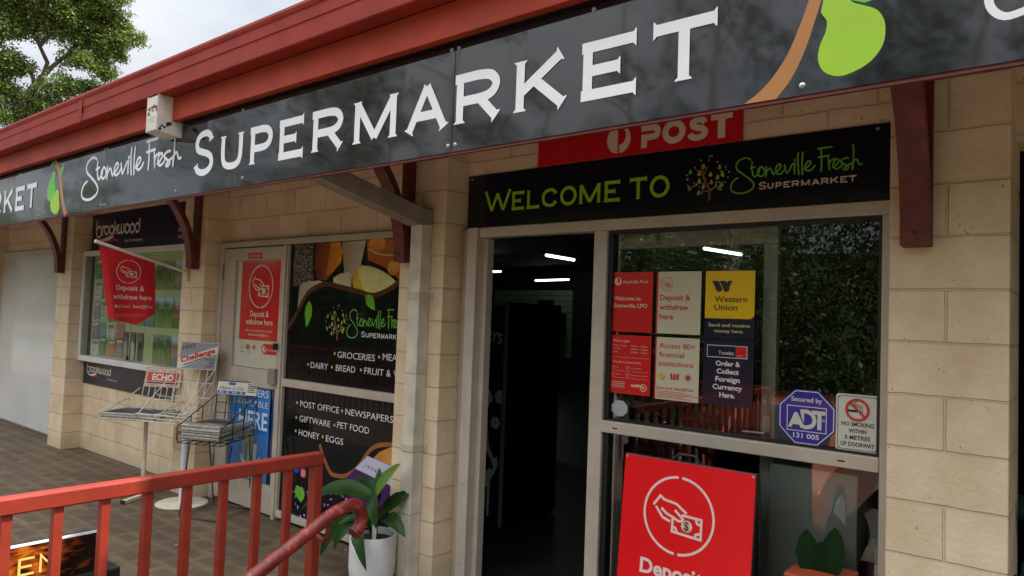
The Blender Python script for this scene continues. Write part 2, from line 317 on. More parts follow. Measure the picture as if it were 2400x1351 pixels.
class MB:
    def __init__(s): s.v, s.f, s.m = [], [], []; s.lay = 0
    def add(s, vs, fs, mi=0):
        k = len(s.v); s.v += [tuple(x) for x in vs]; s.f += [tuple(i+k for i in f) for f in fs]; s.m += [mi]*len(fs); return s
    def box(s, x0, x1, y0, y1, z0, z1, mi=0):
        return s.add([(x0, y0, z0), (x1, y0, z0), (x1, y1, z0), (x0, y1, z0), (x0, y0, z1), (x1, y0, z1), (x1, y1, z1), (x0, y1, z1)],
                     [(0, 3, 2, 1), (4, 5, 6, 7), (0, 1, 5, 4), (1, 2, 6, 5), (2, 3, 7, 6), (3, 0, 4, 7)], mi)
    def fbox(s, fr, u0, u1, v0, v1, h0, h1, mi=0):
        P = [fr.p(a, b, h) for h in (h0, h1) for a, b in ((u0, v0), (u1, v0), (u1, v1), (u0, v1))]
        return s.add(P, [(0, 3, 2, 1), (4, 5, 6, 7), (0, 1, 5, 4), (1, 2, 6, 5), (2, 3, 7, 6), (3, 0, 4, 7)], mi)
    def tube(s, pts, r, n=8, mi=0, cap=True, closed=False):
        pts = [Vector(p) for p in pts]; rs = r if isinstance(r, (list, tuple)) else [r]*len(pts)
        N = len(pts); rings = []; prev = None
        for i, p in enumerate(pts):
            if closed: d = pts[(i+1) % N] - pts[i-1]
            else: d = pts[min(i+1, N-1)] - pts[max(i-1, 0)]
            d = d.normalized() if d.length > 1e-9 else Vector((0, 0, 1))
            if prev is None:
                a = d.cross(Vector((0, 0, 1)))
                if a.length < 1e-3: a = d.cross(Vector((0, 1, 0)))
            else:
                a = prev - d*prev.dot(d)
                if a.length < 1e-4: a = d.orthogonal()
            a.normalize(); prev = a; b = d.cross(a)
            rings.append([p + (a*math.cos(2*math.pi*k/n) + b*math.sin(2*math.pi*k/n))*rs[i] for k in range(n)])
        vs = [q for rg in rings for q in rg]; fs = []
        for i in range(N if closed else N-1):
            j = (i+1) % N
            for k in range(n): fs.append((i*n+k, i*n+(k+1) % n, j*n+(k+1) % n, j*n+k))
        if cap and not closed: fs += [tuple(range(n-1, -1, -1)), tuple((N-1)*n+k for k in range(n))]
        return s.add(vs, fs, mi)
    def lathe(s, c, prof, n=32, mi=0, axis='z'):
        vs, fs = [], []
        for r, h in prof:
            for k in range(n):
                a = 2*math.pi*k/n; x, y = r*math.cos(a), r*math.sin(a)
                vs.append({'z': (c[0]+x, c[1]+y, c[2]+h), 'x': (c[0]+h, c[1]+x, c[2]+y), 'y': (c[0]+x, c[1]+h, c[2]+y)}[axis])
        for i in range(len(prof)-1):
            for k in range(n): fs.append((i*n+k, i*n+(k+1) % n, (i+1)*n+(k+1) % n, (i+1)*n+k))
        return s.add(vs, fs, mi)
    def prism(s, fr, pts, h0, h1, mi=0):
        n = len(pts); P = [fr.p(a, b, h0) for a, b in pts] + [fr.p(a, b, h1) for a, b in pts]
        return s.add(P, [tuple(range(n-1, -1, -1)), tuple(range(n, 2*n))] + [(k, (k+1) % n, n+(k+1) % n, n+k) for k in range(n)], mi)
    def nxt(s): s.lay += 1; return s.lay*.00012
    def poly(s, fr, pts, h=None, mi=0):
        h = s.nxt() if h is None else h
        return s.add([fr.p(a, b, h) for a, b in pts], [tuple(range(len(pts)))], mi)
    def disc(s, fr, cu, cv, ru, rv=None, h=None, mi=0, n=28):
        rv = rv or ru
        return s.poly(fr, [(cu+ru*math.cos(2*math.pi*k/n), cv+rv*math.sin(2*math.pi*k/n)) for k in range(n)], h, mi)
    def ribbon(s, fr, pts, w, fl=(1, 1), fln=.3, closed=False, smooth=0, mi=0, h=None, rnd_cap=False):
        """a stroke of width w along pts in the frame; fl = flare of the first and last end (serif)"""
        h = s.nxt() if h is None else h
        P = [Vector(p) for p in pts]
        if smooth: P = spline(P, smooth, closed)
        N = len(P)
        if not closed:
            ext = []
            for e, k in ((0, fl[0]), (1, fl[1])):
                if k > 1.01:
                    a, b = (P[0], P[1]) if e == 0 else (P[-1], P[-2])
                    d = (b-a); L = d.length; d = d/L
                    lim = w*fln*1.05
                    if e == 0:
                        while len(P) > 2 and (P[1]-a).length < lim: P.pop(1)
                        d = (P[1]-a).normalized()
                    else:
                        while len(P) > 2 and (P[-2]-a).length < lim: P.pop(-2)
                        d = (P[-2]-a).normalized()
                    ext.append((e, [(a, k), (a+d*w*.16, k*.86), (a+d*w*fln, 1.0)]))
            W = [1.0]*len(P)
            for e, lst in ext:
                if e == 0: P = [q for q, _ in lst] + P[1:]; W = [k for _, k in lst] + W[1:]
                else: P = P[:-1] + [q for q, _ in reversed(lst)]; W = W[:-1] + [k for _, k in reversed(lst)]
            if rnd_cap:
                for e in (0, 1):
                    a, b = (P[0], P[1]) if e == 0 else (P[-1], P[-2])
                    d = (a-b).normalized()*w*.5
                    xs = [(a+d*.97, .25), (a+d*.7, .71), (a+d*.3, .95)]
                    if e == 0: P = [q for q, _ in xs] + P; W = [k for _, k in xs] + W
                    else: P = P + [q for q, _ in reversed(xs)]; W = W + [k for _, k in reversed(xs)]
            N = len(P)
        else: W = [1.0]*N
        L, Rr = [], []
        for i in range(N):
            if closed: a, b, c = P[i-1], P[i], P[(i+1) % N]
            else: a, b, c = P[max(i-1, 0)], P[i], P[min(i+1, N-1)]
            d1 = (b-a) if (b-a).length > 1e-9 else (c-b); d2 = (c-b) if (c-b).length > 1e-9 else (b-a)
            d1 = d1.normalized(); d2 = d2.normalized()
            t = d1+d2; t = t.normalized() if t.length > 1e-6 else d1
            nn = Vector((-t.y, t.x)); sc = 1/max(.45, nn.dot(Vector((-d1.y, d1.x))))
            o = nn*(w*.5*W[i]*sc); L.append(b+o); Rr.append(b-o)
        e_ = .00008/max(N, 20)      # a stroke climbs a hair along its length so that it can cross itself
        vs = [fr.p(q.x, q.y, h+i*e_) for i, q in enumerate(L)] + [fr.p(q.x, q.y, h+i*e_) for i, q in enumerate(Rr)]
        fs = [(N+i, N+(i+1) % N, (i+1) % N, i) for i in range(N if closed else N-1)]
        return s.add(vs, fs, mi)
    def text(s, fr, body, u0, v0, cap, width=None, weight=0., align='l', mi=0, shear=0., h=None, xs=1., rot=0., space=1.):
        """lettering: left end u0 (or centre / right end), baseline v0, capital height cap, overall width fitted when given"""
        h = s.nxt() if h is None else h
        c = bpy.data.curves.new('t', 'FONT'); c.body = body; c.size = 1; c.offset = weight; c.shear = shear; c.resolution_u = 3; c.fill_mode = 'FRONT'; c.space_character = space
        o = bpy.data.objects.new('t', c); col.objects.link(o)
        dg = bpy.context.evaluated_depsgraph_get(); me = bpy.data.meshes.new_from_object(o.evaluated_get(dg))
        V = [(q.co.x, q.co.y) for q in me.vertices]; FS = [tuple(p.vertices) for p in me.polygons]
        bpy.data.objects.remove(o); bpy.data.curves.remove(c); bpy.data.meshes.remove(me)
        if not V: return s
        sc = cap/.729; x0 = min(q[0] for q in V); x1 = max(q[0] for q in V)
        sx = width/(x1-x0) if width else sc*xs
        Wd = (x1-x0)*sx; off = {'l': 0, 'c': -Wd/2, 'r': -Wd}[align]
        ca, sa = math.cos(rot), math.sin(rot)
        P = []
        for x, y in V:
            a, b = (x-x0)*sx+off, y*sc
            P.append(fr.p(u0+a*ca-b*sa, v0+a*sa+b*ca, h))
        return s.add(P, FS, mi)
    def build(s, name, mats, parent=None, org=None, smooth=False, bevel=0., seg=2, auto=None):
        me = bpy.data.meshes.new(name)
        pw = W0(parent) if parent else Vector((0, 0, 0)); ow = Vector(org) if org is not None else pw
        me.from_pydata([tuple(Vector(q)-ow) for q in s.v], [], s.f)
        mats = mats if isinstance(mats, (list, tuple)) else [mats]
        for mt in mats: me.materials.append(mt)
        if len(mats) > 1: me.polygons.foreach_set('material_index', s.m)
        if bevel:
            bm = bmesh.new(); bm.from_mesh(me)
            bmesh.ops.bevel(bm, geom=[e for e in bm.edges if len(e.link_faces) == 2 and e.calc_face_angle(0) > .6], offset=bevel, segments=seg, affect='EDGES', profile=.5, clamp_overlap=True)
            bm.to_mesh(me); bm.free()
        if smooth:
            me.polygons.foreach_set('use_smooth', [True]*len(me.polygons))
            try: me.set_sharp_from_angle(angle=R(auto or 40))
            except Exception: pass
        me.update()
        o = bpy.data.objects.new(name, me); col.objects.link(o); o.location = ow - pw
        if parent: o.parent = parent
        ORG[o.name] = ow
        return o

def spline(P, k=6, closed=False):
    out = []; N = len(P)
    for i in range(N if closed else N-1):
        if closed: a, b, c, d = P[i-1], P[i], P[(i+1) % N], P[(i+2) % N]
        else: a, b, c, d = P[max(i-1, 0)], P[i], P[i+1], P[min(i+2, N-1)]
        for j in range(k):
            t = j/k
            out.append(.5*((2*b) + (c-a)*t + (2*a-5*b+4*c-d)*t*t + (3*b-a-3*c+d)*t**3))
    if not closed: out.append(P[-1])
    return out

def struct(o): o['kind'] = 'structure'; return o
def copies(o, locs):
    """linked copies of a part, moved by world offsets"""
    for d in locs:
        c = o.copy(); col.objects.link(c); c.location = o.location + Vector(d); c.parent = o.parent; ORG[c.name] = W0(o)+Vector(d)

# ------------------------------------------------------------------ lettering shapes
def arc(cx, cy, rx, ry, a0, a1, n=14): return [(cx+rx*math.cos(R(a0+(a1-a0)*k/n)), cy+ry*math.sin(R(a0+(a1-a0)*k/n))) for k in range(n+1)]
# engraver's capitals: strokes in a unit box, (points, flare first, flare last)
SF = 1.6
CAPS = {
 'S': [([(.90, .80), (.82, .92), (.62, 1.0), (.36, .99), (.14, .90), (.07, .74), (.16, .60), (.40, .53), (.66, .47), (.88, .37), (.95, .22), (.86, .08), (.62, 0.0), (.36, .0), (.14, .08), (.05, .21)], 1.5, 1.5, 1)],
 'U': [([(.13, 1), (.13, .36), (.20, .10), (.36, .0), (.52, -.02), (.70, .0), (.84, .10), (.90, .36), (.90, 1)], SF, SF, 2)],
 'P': [([(.14, 0), (.14, 1)], SF, 1.3, 0), ([(.02, .95), (.55, .95), (.80, .90), (.93, .74), (.88, .55), (.72, .45), (.52, .43), (.14, .43)], 1, 1, 3)],
 'E': [([(.13, 0), (.13, 1)], 1.3, 1.3, 0), ([(.02, .94), (.96, .94)], 1, SF, 0), ([(.13, .50), (.70, .50)], 1, SF, 0), ([(.02, .06), (.97, .06)], 1, SF, 0)],
 'R': [([(.13, 0), (.13, 1)], SF, 1.3, 0), ([(.02, .95), (.52, .95), (.76, .90), (.88, .74), (.83, .57), (.68, .48), (.50, .46), (.13, .46)], 1, 1, 3), ([(.55, .46), (.90, .02)], 1, SF, 0)],
 'M': [([(.09, 0), (.09, 1)], SF, 1.6, 0), ([(.09, .96), (.50, .08)], 1, 1, 0), ([(.50, .08), (.91, .96)], 1, 1, 0), ([(.91, 1), (.91, 0)], 1.6, SF, 0)],
 'A': [([(.06, 0), (.49, .98)], SF, 1.2, 0), ([(.49, .98), (.93, 0)], 1.2, SF, 0), ([(.22, .33), (.77, .33)], 1, 1, 0)],
 'K': [([(.13, 0), (.13, 1)], SF, SF, 0), ([(.87, .98), (.13, .36)], SF, 1, 0), ([(.40, .57), (.92, .02)], 1, SF, 0)],
 'T': [([(.50, 0), (.50, 1)], SF, 1, 0), ([(.02, .94), (.98, .94)], SF, SF, 0)],
 'W': [([(.06, 1), (.29, .04)], SF, 1, 0), ([(.29, .04), (.50, .86)], 1, 1, 0), ([(.50, .86), (.71, .04)], 1, 1, 0), ([(.71, .04), (.95, 1)], 1, SF, 0)],
 'L': [([(.15, 0), (.15, 1)], 1.3, SF, 0), ([(.02, .06), (.95, .06)], 1, SF, 0)],
 'C': [([(.93, .74), (.84, .90), (.62, 1), (.38, .97), (.15, .82), (.06, .5), (.15, .18), (.38, .03), (.62, 0), (.84, .08), (.94, .25)], 1.9, 1.9, 3)],
 'O': [(arc(.5, .5, .44, .5, 0, 345, 16), 1, 1, -1)],
}
def cap(mb, fr, ch, u0, u1, v0, v1, wt):
    for pts, f0, f1, sm in CAPS[ch]:
        P = [(u0+(u1-u0)*x, v0+wt*.0+(v1-v0)*y) for x, y in pts]
        if sm == 1 or ch in 'CU' or sm == 3:
            Q = [(u0+wt*.5+(u1-u0-wt)*x if sm in (1, 3) and ch in 'SC' else u0+(u1-u0)*x, (v0+wt*.5+(v1-v0-wt)*y) if ch in 'SC' else v0+(v1-v0)*y) for x, y in pts]
            if ch == 'U': Q = [(a, b+wt*.5*(1 if b < v0+(v1-v0)*.5 else 0)) for a, b in Q]
            if ch in 'PR':
                mb.ribbon(fr, [Q[0], Q[1]]+[tuple(q) for q in spline([Vector(q) for q in Q[1:-1]], 5)][1:]+[Q[-1]], wt)
            else: mb.ribbon(fr, Q, wt, (f0, f1), smooth=5 if ch != 'U' else 4)
        elif sm == -1:
            mb.ribbon(fr, [(u0+wt*.5+(u1-u0-wt)*x, v0+wt*.5+(v1-v0-wt)*y) for x, y in pts], wt, closed=True, smooth=3)
        else: mb.ribbon(fr, P, wt, (f0, f1))
def capword(mb, fr, items, wt):
    for it in items:
        cap(mb, fr, *it[:5], it[5] if len(it) > 5 else wt)

SCRIPT=[ [(0.161,0.268),(0.133,0.286),(0.093,0.284),(0.055,0.261),(0.041,0.227),(0.057,0.190),(0.101,0.156),(0.147,0.119),(0.180,0.086),(0.192,0.056),(0.176,0.025),(0.124,0.002),(0.069,0.000),(0.017,0.018),(0.000,0.052),(0.008,0.087),(0.030,0.115),(0.058,0.130)],
[(0.174,0.248),(0.172,0.203),(0.181,0.153),(0.194,0.127),(0.211,0.133),(0.230,0.158),(0.237,0.184)],
[(0.161,0.198),(0.197,0.207)],
[(0.244,0.198),(0.225,0.178),(0.225,0.144),(0.246,0.124),(0.270,0.134),(0.277,0.168),(0.259,0.197),(0.242,0.199)],
[(0.290,0.198),(0.290,0.157),(0.290,0.122),(0.294,0.151),(0.313,0.179),(0.330,0.175),(0.340,0.147),(0.353,0.130)],
[(0.361,0.142),(0.385,0.157),(0.406,0.184),(0.401,0.204),(0.382,0.201),(0.366,0.169),(0.371,0.139),(0.393,0.127),(0.418,0.139),(0.435,0.159)],
[(0.436,0.197),(0.444,0.160),(0.456,0.129),(0.470,0.148),(0.486,0.180),(0.499,0.200)],
[(0.513,0.206),(0.511,0.158),(0.513,0.120)],
[(0.510,0.225),(0.517,0.227)],
[(0.538,0.282),(0.536,0.222),(0.541,0.155),(0.547,0.111)],
[(0.574,0.281),(0.570,0.219),(0.571,0.152),(0.574,0.108)],
[(0.587,0.147),(0.612,0.162),(0.634,0.188),(0.627,0.205),(0.609,0.200),(0.594,0.169),(0.601,0.139),(0.622,0.130),(0.646,0.142),(0.663,0.166)],
[(0.708,0.299),(0.713,0.235),(0.714,0.170),(0.712,0.119)],
[(0.686,0.294),(0.730,0.296),(0.787,0.297)],
[(0.691,0.228),(0.727,0.229),(0.768,0.233)],
[(0.762,0.216),(0.767,0.173),(0.772,0.127),(0.769,0.159),(0.780,0.191),(0.810,0.202)],
[(0.796,0.140),(0.819,0.154),(0.838,0.180),(0.832,0.196),(0.812,0.192),(0.800,0.165),(0.805,0.137),(0.824,0.126),(0.850,0.137),(0.866,0.163)],
[(0.906,0.199),(0.879,0.198),(0.853,0.180),(0.866,0.163),(0.892,0.144),(0.907,0.129),(0.897,0.114),(0.878,0.113),(0.875,0.123),(0.905,0.145),(0.936,0.160)],
[(0.937,0.292),(0.941,0.232),(0.940,0.168),(0.935,0.111),(0.936,0.146),(0.950,0.178),(0.965,0.179),(0.976,0.155),(0.986,0.141),(1.000,0.143)] ]
BROOK=[ [(0.002,0.170),(0.002,0.126),(0.000,0.069),(0.013,0.027),(0.053,0.000),(0.098,0.011),(0.125,0.040),(0.115,0.087),(0.079,0.113),(0.044,0.112),(0.025,0.096)],
[(0.153,0.115),(0.152,0.074),(0.152,0.025)],
[(0.154,0.085),(0.168,0.105),(0.199,0.111)],
[(0.243,0.113),(0.211,0.097),(0.204,0.071),(0.223,0.038),(0.256,0.026),(0.288,0.038),(0.301,0.066),(0.286,0.099),(0.250,0.112)],
[(0.366,0.111),(0.334,0.096),(0.325,0.065),(0.343,0.035),(0.375,0.024),(0.407,0.035),(0.420,0.063),(0.409,0.093),(0.373,0.110)],
[(0.444,0.152),(0.443,0.088),(0.442,0.022)],
[(0.513,0.111),(0.481,0.080),(0.449,0.069)],
[(0.472,0.074),(0.500,0.059),(0.508,0.022)],
[(0.536,0.110),(0.530,0.078),(0.535,0.043),(0.561,0.022),(0.588,0.035),(0.593,0.069),(0.596,0.111)],
[(0.594,0.063),(0.594,0.040),(0.619,0.022),(0.650,0.035),(0.654,0.071),(0.655,0.112)],
[(0.726,0.108),(0.690,0.092),(0.681,0.064),(0.698,0.033),(0.728,0.020),(0.762,0.029),(0.776,0.059),(0.763,0.091),(0.732,0.108)],
[(0.839,0.107),(0.807,0.091),(0.798,0.064),(0.815,0.030),(0.844,0.017),(0.877,0.027),(0.892,0.056),(0.878,0.087),(0.845,0.107)],
[(0.995,0.081),(0.955,0.105),(0.920,0.093),(0.912,0.063),(0.929,0.030),(0.958,0.017),(0.989,0.032),(1.000,0.064),(0.997,0.146)] ]
ICON=[ [(-0.741, 0.17), (-0.548, 0.439), (-0.429, 0.355), (-0.069, 0.301), (0.247, 0.098)],
[(-0.664, 0.137), (-0.443, -0.119), (-0.216, -0.187)],
[(-0.497, 0.121), (-0.338, 0.0), (-0.165, -0.053), (0.01, -0.133), (0.103, -0.12), (0.145, -0.056), (-0.1, 0.131)],
[(0.11, 0.039), (0.666, 0.013), (0.674, -0.492), (-0.147, -0.435), (-0.149, -0.077)],
[(0.517, -0.008), (0.552, -0.099), (0.658, -0.128)],
[(-0.157, -0.306), (-0.052, -0.326), (-0.008, -0.415)],
[(0.663, -0.337), (0.535, -0.381), (0.512, -0.463)] ]
BR=[ [(-33.0, 6.37, 9.32), (-32.93, 6.53, 9.76), (-32.84, 6.72, 10.18), (-32.75, 6.93, 10.6)],
[(-32.75, 6.93, 10.6), (-32.73, 6.98, 11.24), (-32.86, 6.68, 12.04), (-32.92, 6.55, 12.6), (-32.97, 6.44, 13.19)],
[(-32.75, 6.93, 10.6), (-32.57, 7.34, 11.04), (-32.37, 7.79, 11.73), (-32.23, 8.1, 12.05), (-32.04, 8.52, 12.5), (-31.96, 8.7, 13.41)],
[(-32.84, 6.72, 10.18), (-32.95, 6.47, 10.51), (-32.98, 6.4, 10.84), (-33.08, 6.19, 11.0)],
[(-32.96, 6.46, 9.55), (-33.1, 6.15, 9.69), (-33.21, 5.89, 9.78)],
[(-32.71, 7.03, 10.35), (-32.55, 7.38, 10.21), (-32.48, 7.55, 10.06), (-32.31, 7.93, 10.03)],
[(-32.37, 7.79, 11.73), (-32.17, 8.23, 11.72), (-31.93, 8.79, 11.63)],
[(-32.82, 6.77, 11.82), (-32.6, 7.27, 12.42), (-32.45, 7.61, 13.07)],
[(-32.84, 6.72, 10.18), (-32.8, 6.81, 10.93), (-32.79, 6.83, 11.14)] ]
CL=[ (-33.15, 6.03, 13.09, 0.89),(-32.81, 6.79, 13.42, 0.97),(-32.41, 7.7, 13.51, 1.05),(-32.07, 8.46, 13.85, 0.89),(-31.91, 8.84, 13.01, 0.81),(-31.6, 9.53, 12.88, 0.65),(-32.04, 8.53, 12.29, 0.81),(-32.27, 8.0, 12.95, 0.89),(-32.61, 7.25, 12.91, 0.81),(-33.02, 6.32, 12.54, 0.65),(-33.26, 5.77, 12.2, 0.73),(-33.24, 5.83, 10.99, 0.65),(-33.05, 6.25, 10.81, 0.48),(-32.02, 8.57, 11.58, 0.73),(-31.84, 8.98, 11.17, 0.48),(-32.29, 7.96, 11.52, 0.56),(-32.32, 7.9, 10.59, 0.65),(-32.05, 8.51, 10.43, 0.48),(-32.54, 7.4, 9.86, 0.73),(-32.74, 6.95, 9.22, 0.65),(-33.12, 6.1, 9.61, 0.56),(-33.17, 5.99, 8.78, 0.65),(-33.28, 5.73, 10.02, 0.48),(-31.66, 9.39, 12.19, 0.48),(-31.65, 9.41, 13.51, 0.48),(-32.71, 7.02, 14.32, 1.29),(-32.19, 8.19, 14.71, 1.21),(-33.17, 5.98, 14.11, 1.21),(-31.83, 8.99, 14.42, 0.73),(-32.94, 6.51, 8.66, 0.56),(-33.54, 5.14, 12.6, 1.21),(-33.52, 5.2, 10.58, 1.13) ]
def strokes(mb, fr, data, u, v, wd, hs=1., wt=.01, smooth=5, mi=0):
    for l in data:
        mb.ribbon(fr, [(u+wd*x, v+wd*hs*y) for x, y in l], wt, smooth=smooth if len(l) > 2 else 0, rnd_cap=True, mi=mi)
def hand_icon(mb, fr, cu, cv, r, wt, mi=0, sx=1., dark=None):
    for a0 in (93, 273):
        mb.ribbon(fr, [(cu+r*sx*math.cos(R(a0+174*k/32)), cv+r*math.sin(R(a0+174*k/32))) for k in range(33)], wt, mi=mi)
    for l in ICON: mb.ribbon(fr, [(cu+r*sx*x, cv+r*y) for x, y in l], wt, mi=mi)
    mb.disc(fr, cu+r*sx*.266, cv-r*.228, r*.155*sx, r*.155, mi=mi)
    if dark is not None: mb.text(fr, '$', cu+r*sx*.266, cv-r*.30, r*.16, align='c', mi=dark, weight=.01)
def post_logo(mb, fr, cu, cv, r, mi=0):
    """split round post horn mark: a half disc and a hooked crescent"""
    L = [(cu-.07*r, cv-r*.98)] + [(cu-.07*r-r*.86*math.sin(R(a)), cv-r*.98*math.cos(R(a))) for a in range(10, 180, 10)] + [(cu-.07*r, cv+r*.98)]
    mb.poly(fr, L, mi=mi)
    outer = [(cu+.06*r+r*.9*math.sin(R(a)), cv-r*.98*math.cos(R(a))) for a in range(0, 171, 10)]
    inner = [(cu+.06*r+r*.52*math.sin(R(a)), cv+.22*r-r*.62*math.cos(R(a))) for a in range(170, -1, -10)]
    mb.poly(fr, outer+[(cu+.2*r, cv+r)]+inner[2:]+[(cu+.06*r, cv-r*.4)], mi=mi)
def pear(cu, cv, w, h, tilt=0.):
    pr = [(0, -.5), (.26, -.47), (.44, -.33), (.5, -.15), (.45, .02), (.32, .16), (.23, .3), (.19, .42), (.1, .5), (-.1, .5), (-.19, .42), (-.23, .3), (-.32, .16), (-.45, .02), (-.5, -.15), (-.44, -.33), (-.26, -.47)]
    P = [tuple(q) for q in spline([Vector(p) for p in pr], 4, True)]
    c, s = math.cos(tilt), math.sin(tilt)
    return [(cu+(x*w*c-y*h*s), cv+(x*w*s+y*h*c)) for x, y in P]
def leaf2(a, b, w, n=8):
    a, b = Vector(a), Vector(b); d = b-a; nn = Vector((-d.y, d.x)).normalized()
    up = [a+d*(k/n)+nn*w*math.sin(math.pi*(k/n)**.8) for k in range(n+1)]; dn = [a+d*(k/n)-nn*w*.8*math.sin(math.pi*(k/n)**.8) for k in range(n-1, 0, -1)]
    return [tuple(q) for q in up+dn]
def logo_tree(mbt, mbp, mbl, fr, cu, v0, w, h):
    """small drawn pear tree: trunk strokes, pears, leaves"""
    g = random.Random(3)
    T = [[(.55, .0), (.56, .22), (.48, .42), (.40, .62), (.38, .8)], [(.56, .2), (.68, .32), (.72, .55)], [(.5, .4), (.3, .42), (.18, .36)], [(.55, .22), (.38, .22), (.3, .14)], [(.42, .58), (.5, .78)], [(.4, .66), (.24, .74)], [(.68, .3), (.82, .34)]]
    for i, l in enumerate(T): mbt.ribbon(fr, [(cu+w*(x-.5), v0+h*y) for x, y in l], w*(.06 if i == 0 else .028), smooth=4)
    for x, y in ((.12, .68), (.11, .30), (.32, .62), (.33, .45), (.42, .78), (.43, .32), (.32, .18), (.58, .58), (.6, .40), (.74, .5), (.84, .56), (.78, .72), (.78, .26), (.83, .32)):
        mbp.poly(fr, pear(cu+w*(x-.5), v0+h*(y+.02), w*.075, h*.11))
    for k in range(34):
        a = g.uniform(0, 2*math.pi); rr = .5*g.uniform(.55, 1.0); x, y = .5+rr*math.cos(a), .56+rr*.86*math.sin(a)
        if y < .1: continue
        a2 = g.uniform(0, 3.14); d = (.045*w*math.cos(a2), .055*h*math.sin(a2))
        mbl.poly(fr, leaf2((cu+w*(x-.5), v0+h*y), (cu+w*(x-.5)+d[0], v0+h*y+d[1]), w*.014))

# ------------------------------------------------------------------ ground, paving, car park
mb = MB(); mb.add([(-900, -900, -1.1), (900, -900, -1.1), (900, 900, -1.1), (-900, 900, -1.1)], [(0, 1, 2, 3)])
struct(mb.build('ground', pm('dry_earth', (.16, .13, .085), .9, .25, 1.5)))
mb = MB(); mb.add([(-70, -13, -1.096), (40, -13, -1.096), (40, -4.02, -1.0), (-70, -4.02, -1.0)], [(0, 1, 2, 3)])
struct(mb.build('car_park', pm('asphalt', (.10, .098, .095), .85, .2, 40, .3, 150)))
mb = MB()
mb.box(-60, -2.5, -4, .195, -1.3, 0); mb.box(-2.5, -1, -1.25, .195, -1.3, 0); mb.box(-1, 20, -4, .195, -1.3, 0)
for k in range(5): mb.box(-2.5, -1, -1.25-.45*(k+1), -1.25-.45*k, -1.3, -.167*(k+1))
struct(mb.build('paving', paver_mat()))
mb = MB(); mb.add([(-70, -40, -1.09), (40, -40, -1.09), (40, -13.2, -1.09), (-70, -13.2, -1.09)], [(0, 1, 2, 3)])
struct(mb.build('grass_verge', pm('verge_grass', (.06, .085, .025), .9, .4, 3)))

mb = MB(); mb.add([(-70, -5.6, -1.012), (40, -5.6, -1.012), (40, -4.03, -.994), (-70, -4.03, -.994)], [(0, 1, 2, 3)])
struct(mb.build('footpath', pm('pale_concrete', (.28, .27, .245), .85, .15, 5)))
mb = MB(); mb.add([(-110, -31, -1.085), (60, -31, -1.085), (60, -36, 5.6), (-110, -36, 5.6), (-110, -70, 8.5), (60, -70, 8.5)], [(0, 1, 2, 3), (3, 2, 5, 4)])
struct(mb.build('added_backdrop_hill', pm('backdrop_hill_green', (.022, .035, .012), .95, .6, .6)))  # added unseen backdrop, closes the sky gaps in the reflected woodland
# ------------------------------------------------------------------ the shop
shop = thing('shop_building', 'cream painted block shop with deep red gutter and fascia over a long walkway front', 'building', (0, .2, 0))
BLOCK = MATS['block']; GLASS = MATS['glass']
mb = MB()
mb.box(-16, -9.19, .2, .39, 0, 3.1)                       # behind the white panel
mb.box(-8.80, -6.28, .2, .39, 0, 3.1)                     # noticeboard bay
mb.box(-5.89, -3.437, .2, .39, 2.172, 3.1)                # over side door and window
mb.box(-3.047, -.625, .2, .39, 2.146, 3.1)                # over the entrance
mb.box(-.235, 3.0, .2, .39, 2.35, 3.1)
mb.box(3.0, 9, .2, .39, 0, 3.1)
mb.build('wall', BLOCK, shop, org=(.085, 0, -.025))
for k, x0 in enumerate((-12.07, -9.19, -6.28, -3.437, -.625, 2.6)):
    q = MB(); q.box(x0, x0+.39, 0, .39, -.02, 3.1)
    q.build('pilaster', BLOCK, shop, org=(x0-.005 + (.2 if k in (1, 3) else 0), 0, -.025), bevel=.006, seg=2)
# white infill panel, its little cover strips
q = MB(); q.box(-11.68, -9.2, .168, .196, .03, 2.26); o = q.build('infill_panel', PANEL, shop, bevel=.003)
# gutter: quad profile with a rolled top bead
G = F((0, 0, 0), (0, 1, 0), (0, 0, 1))
prof = [(-.86, 3.002), (-.952, 3.0), (-.958, 3.006), (-.958, 3.055), (-.950, 3.060), (-.950, 3.105), (-.956, 3.110), (-.956, 3.168), (-.964, 3.178), (-.970, 3.195), (-.966, 3.212), (-.952, 3.218), (-.94, 3.21), (-.94, 3.19), (-.93, 3.02), (-.862, 3.02)]
q = MB()
for xa, xb in ((-18, -6.08), (-6.08, 10)):
    n = len(prof); P = [(xa, a, b) for a, b in prof]+[(xb, a, b) for a, b in prof]
    q.add(P, [tuple(range(n-1, -1, -1)), tuple(range(n, 2*n))]+[(k, n+k, n+(k+1) % n, (k+1) % n) for k in range(n)])
g = q.build('gutter', GUT, shop)
q = MB(); q.box(-6.12, -6.05, -.9615, -.9585, 3.0, 3.17); q.build('gutter_joint', GUT, g)
q = MB(); q.box(-18, 10, -.86, -.815, 2.842, 2.998); q.build('fascia', RED, shop, bevel=.003)
q = MB(); q.box(-18, 10, -.785, -.768, 2.333, 2.3445); q.box(-18, 10, -.785, -.768, 2.345, 2.84); q.build('sign_rail', MAROON, shop)
q = MB(); q.box(-18, 10, -.70, .0, 2.86, 2.88); q.box(-18, 10, 0, .2, 2.86, 2.88); q.build('eave_soffit', SOFF, shop)
q = MB()
q.add([(-18, -.93, 3.19), (10, -.93, 3.19), (10, 12.5, 4.15), (-18, 12.5, 4.15), (-18, -.93, 3.165), (10, -.93, 3.165), (10, 12.5, 4.125), (-18, 12.5, 4.125)],
      [(0, 1, 2, 3), (7, 6, 5, 4), (0, 4, 5, 1), (1, 5, 6, 2), (2, 6, 7, 3), (3, 7, 4, 0)])
q.build('roof', pm('roof_sheet', (.25, .05, .035), .5, .1), shop)
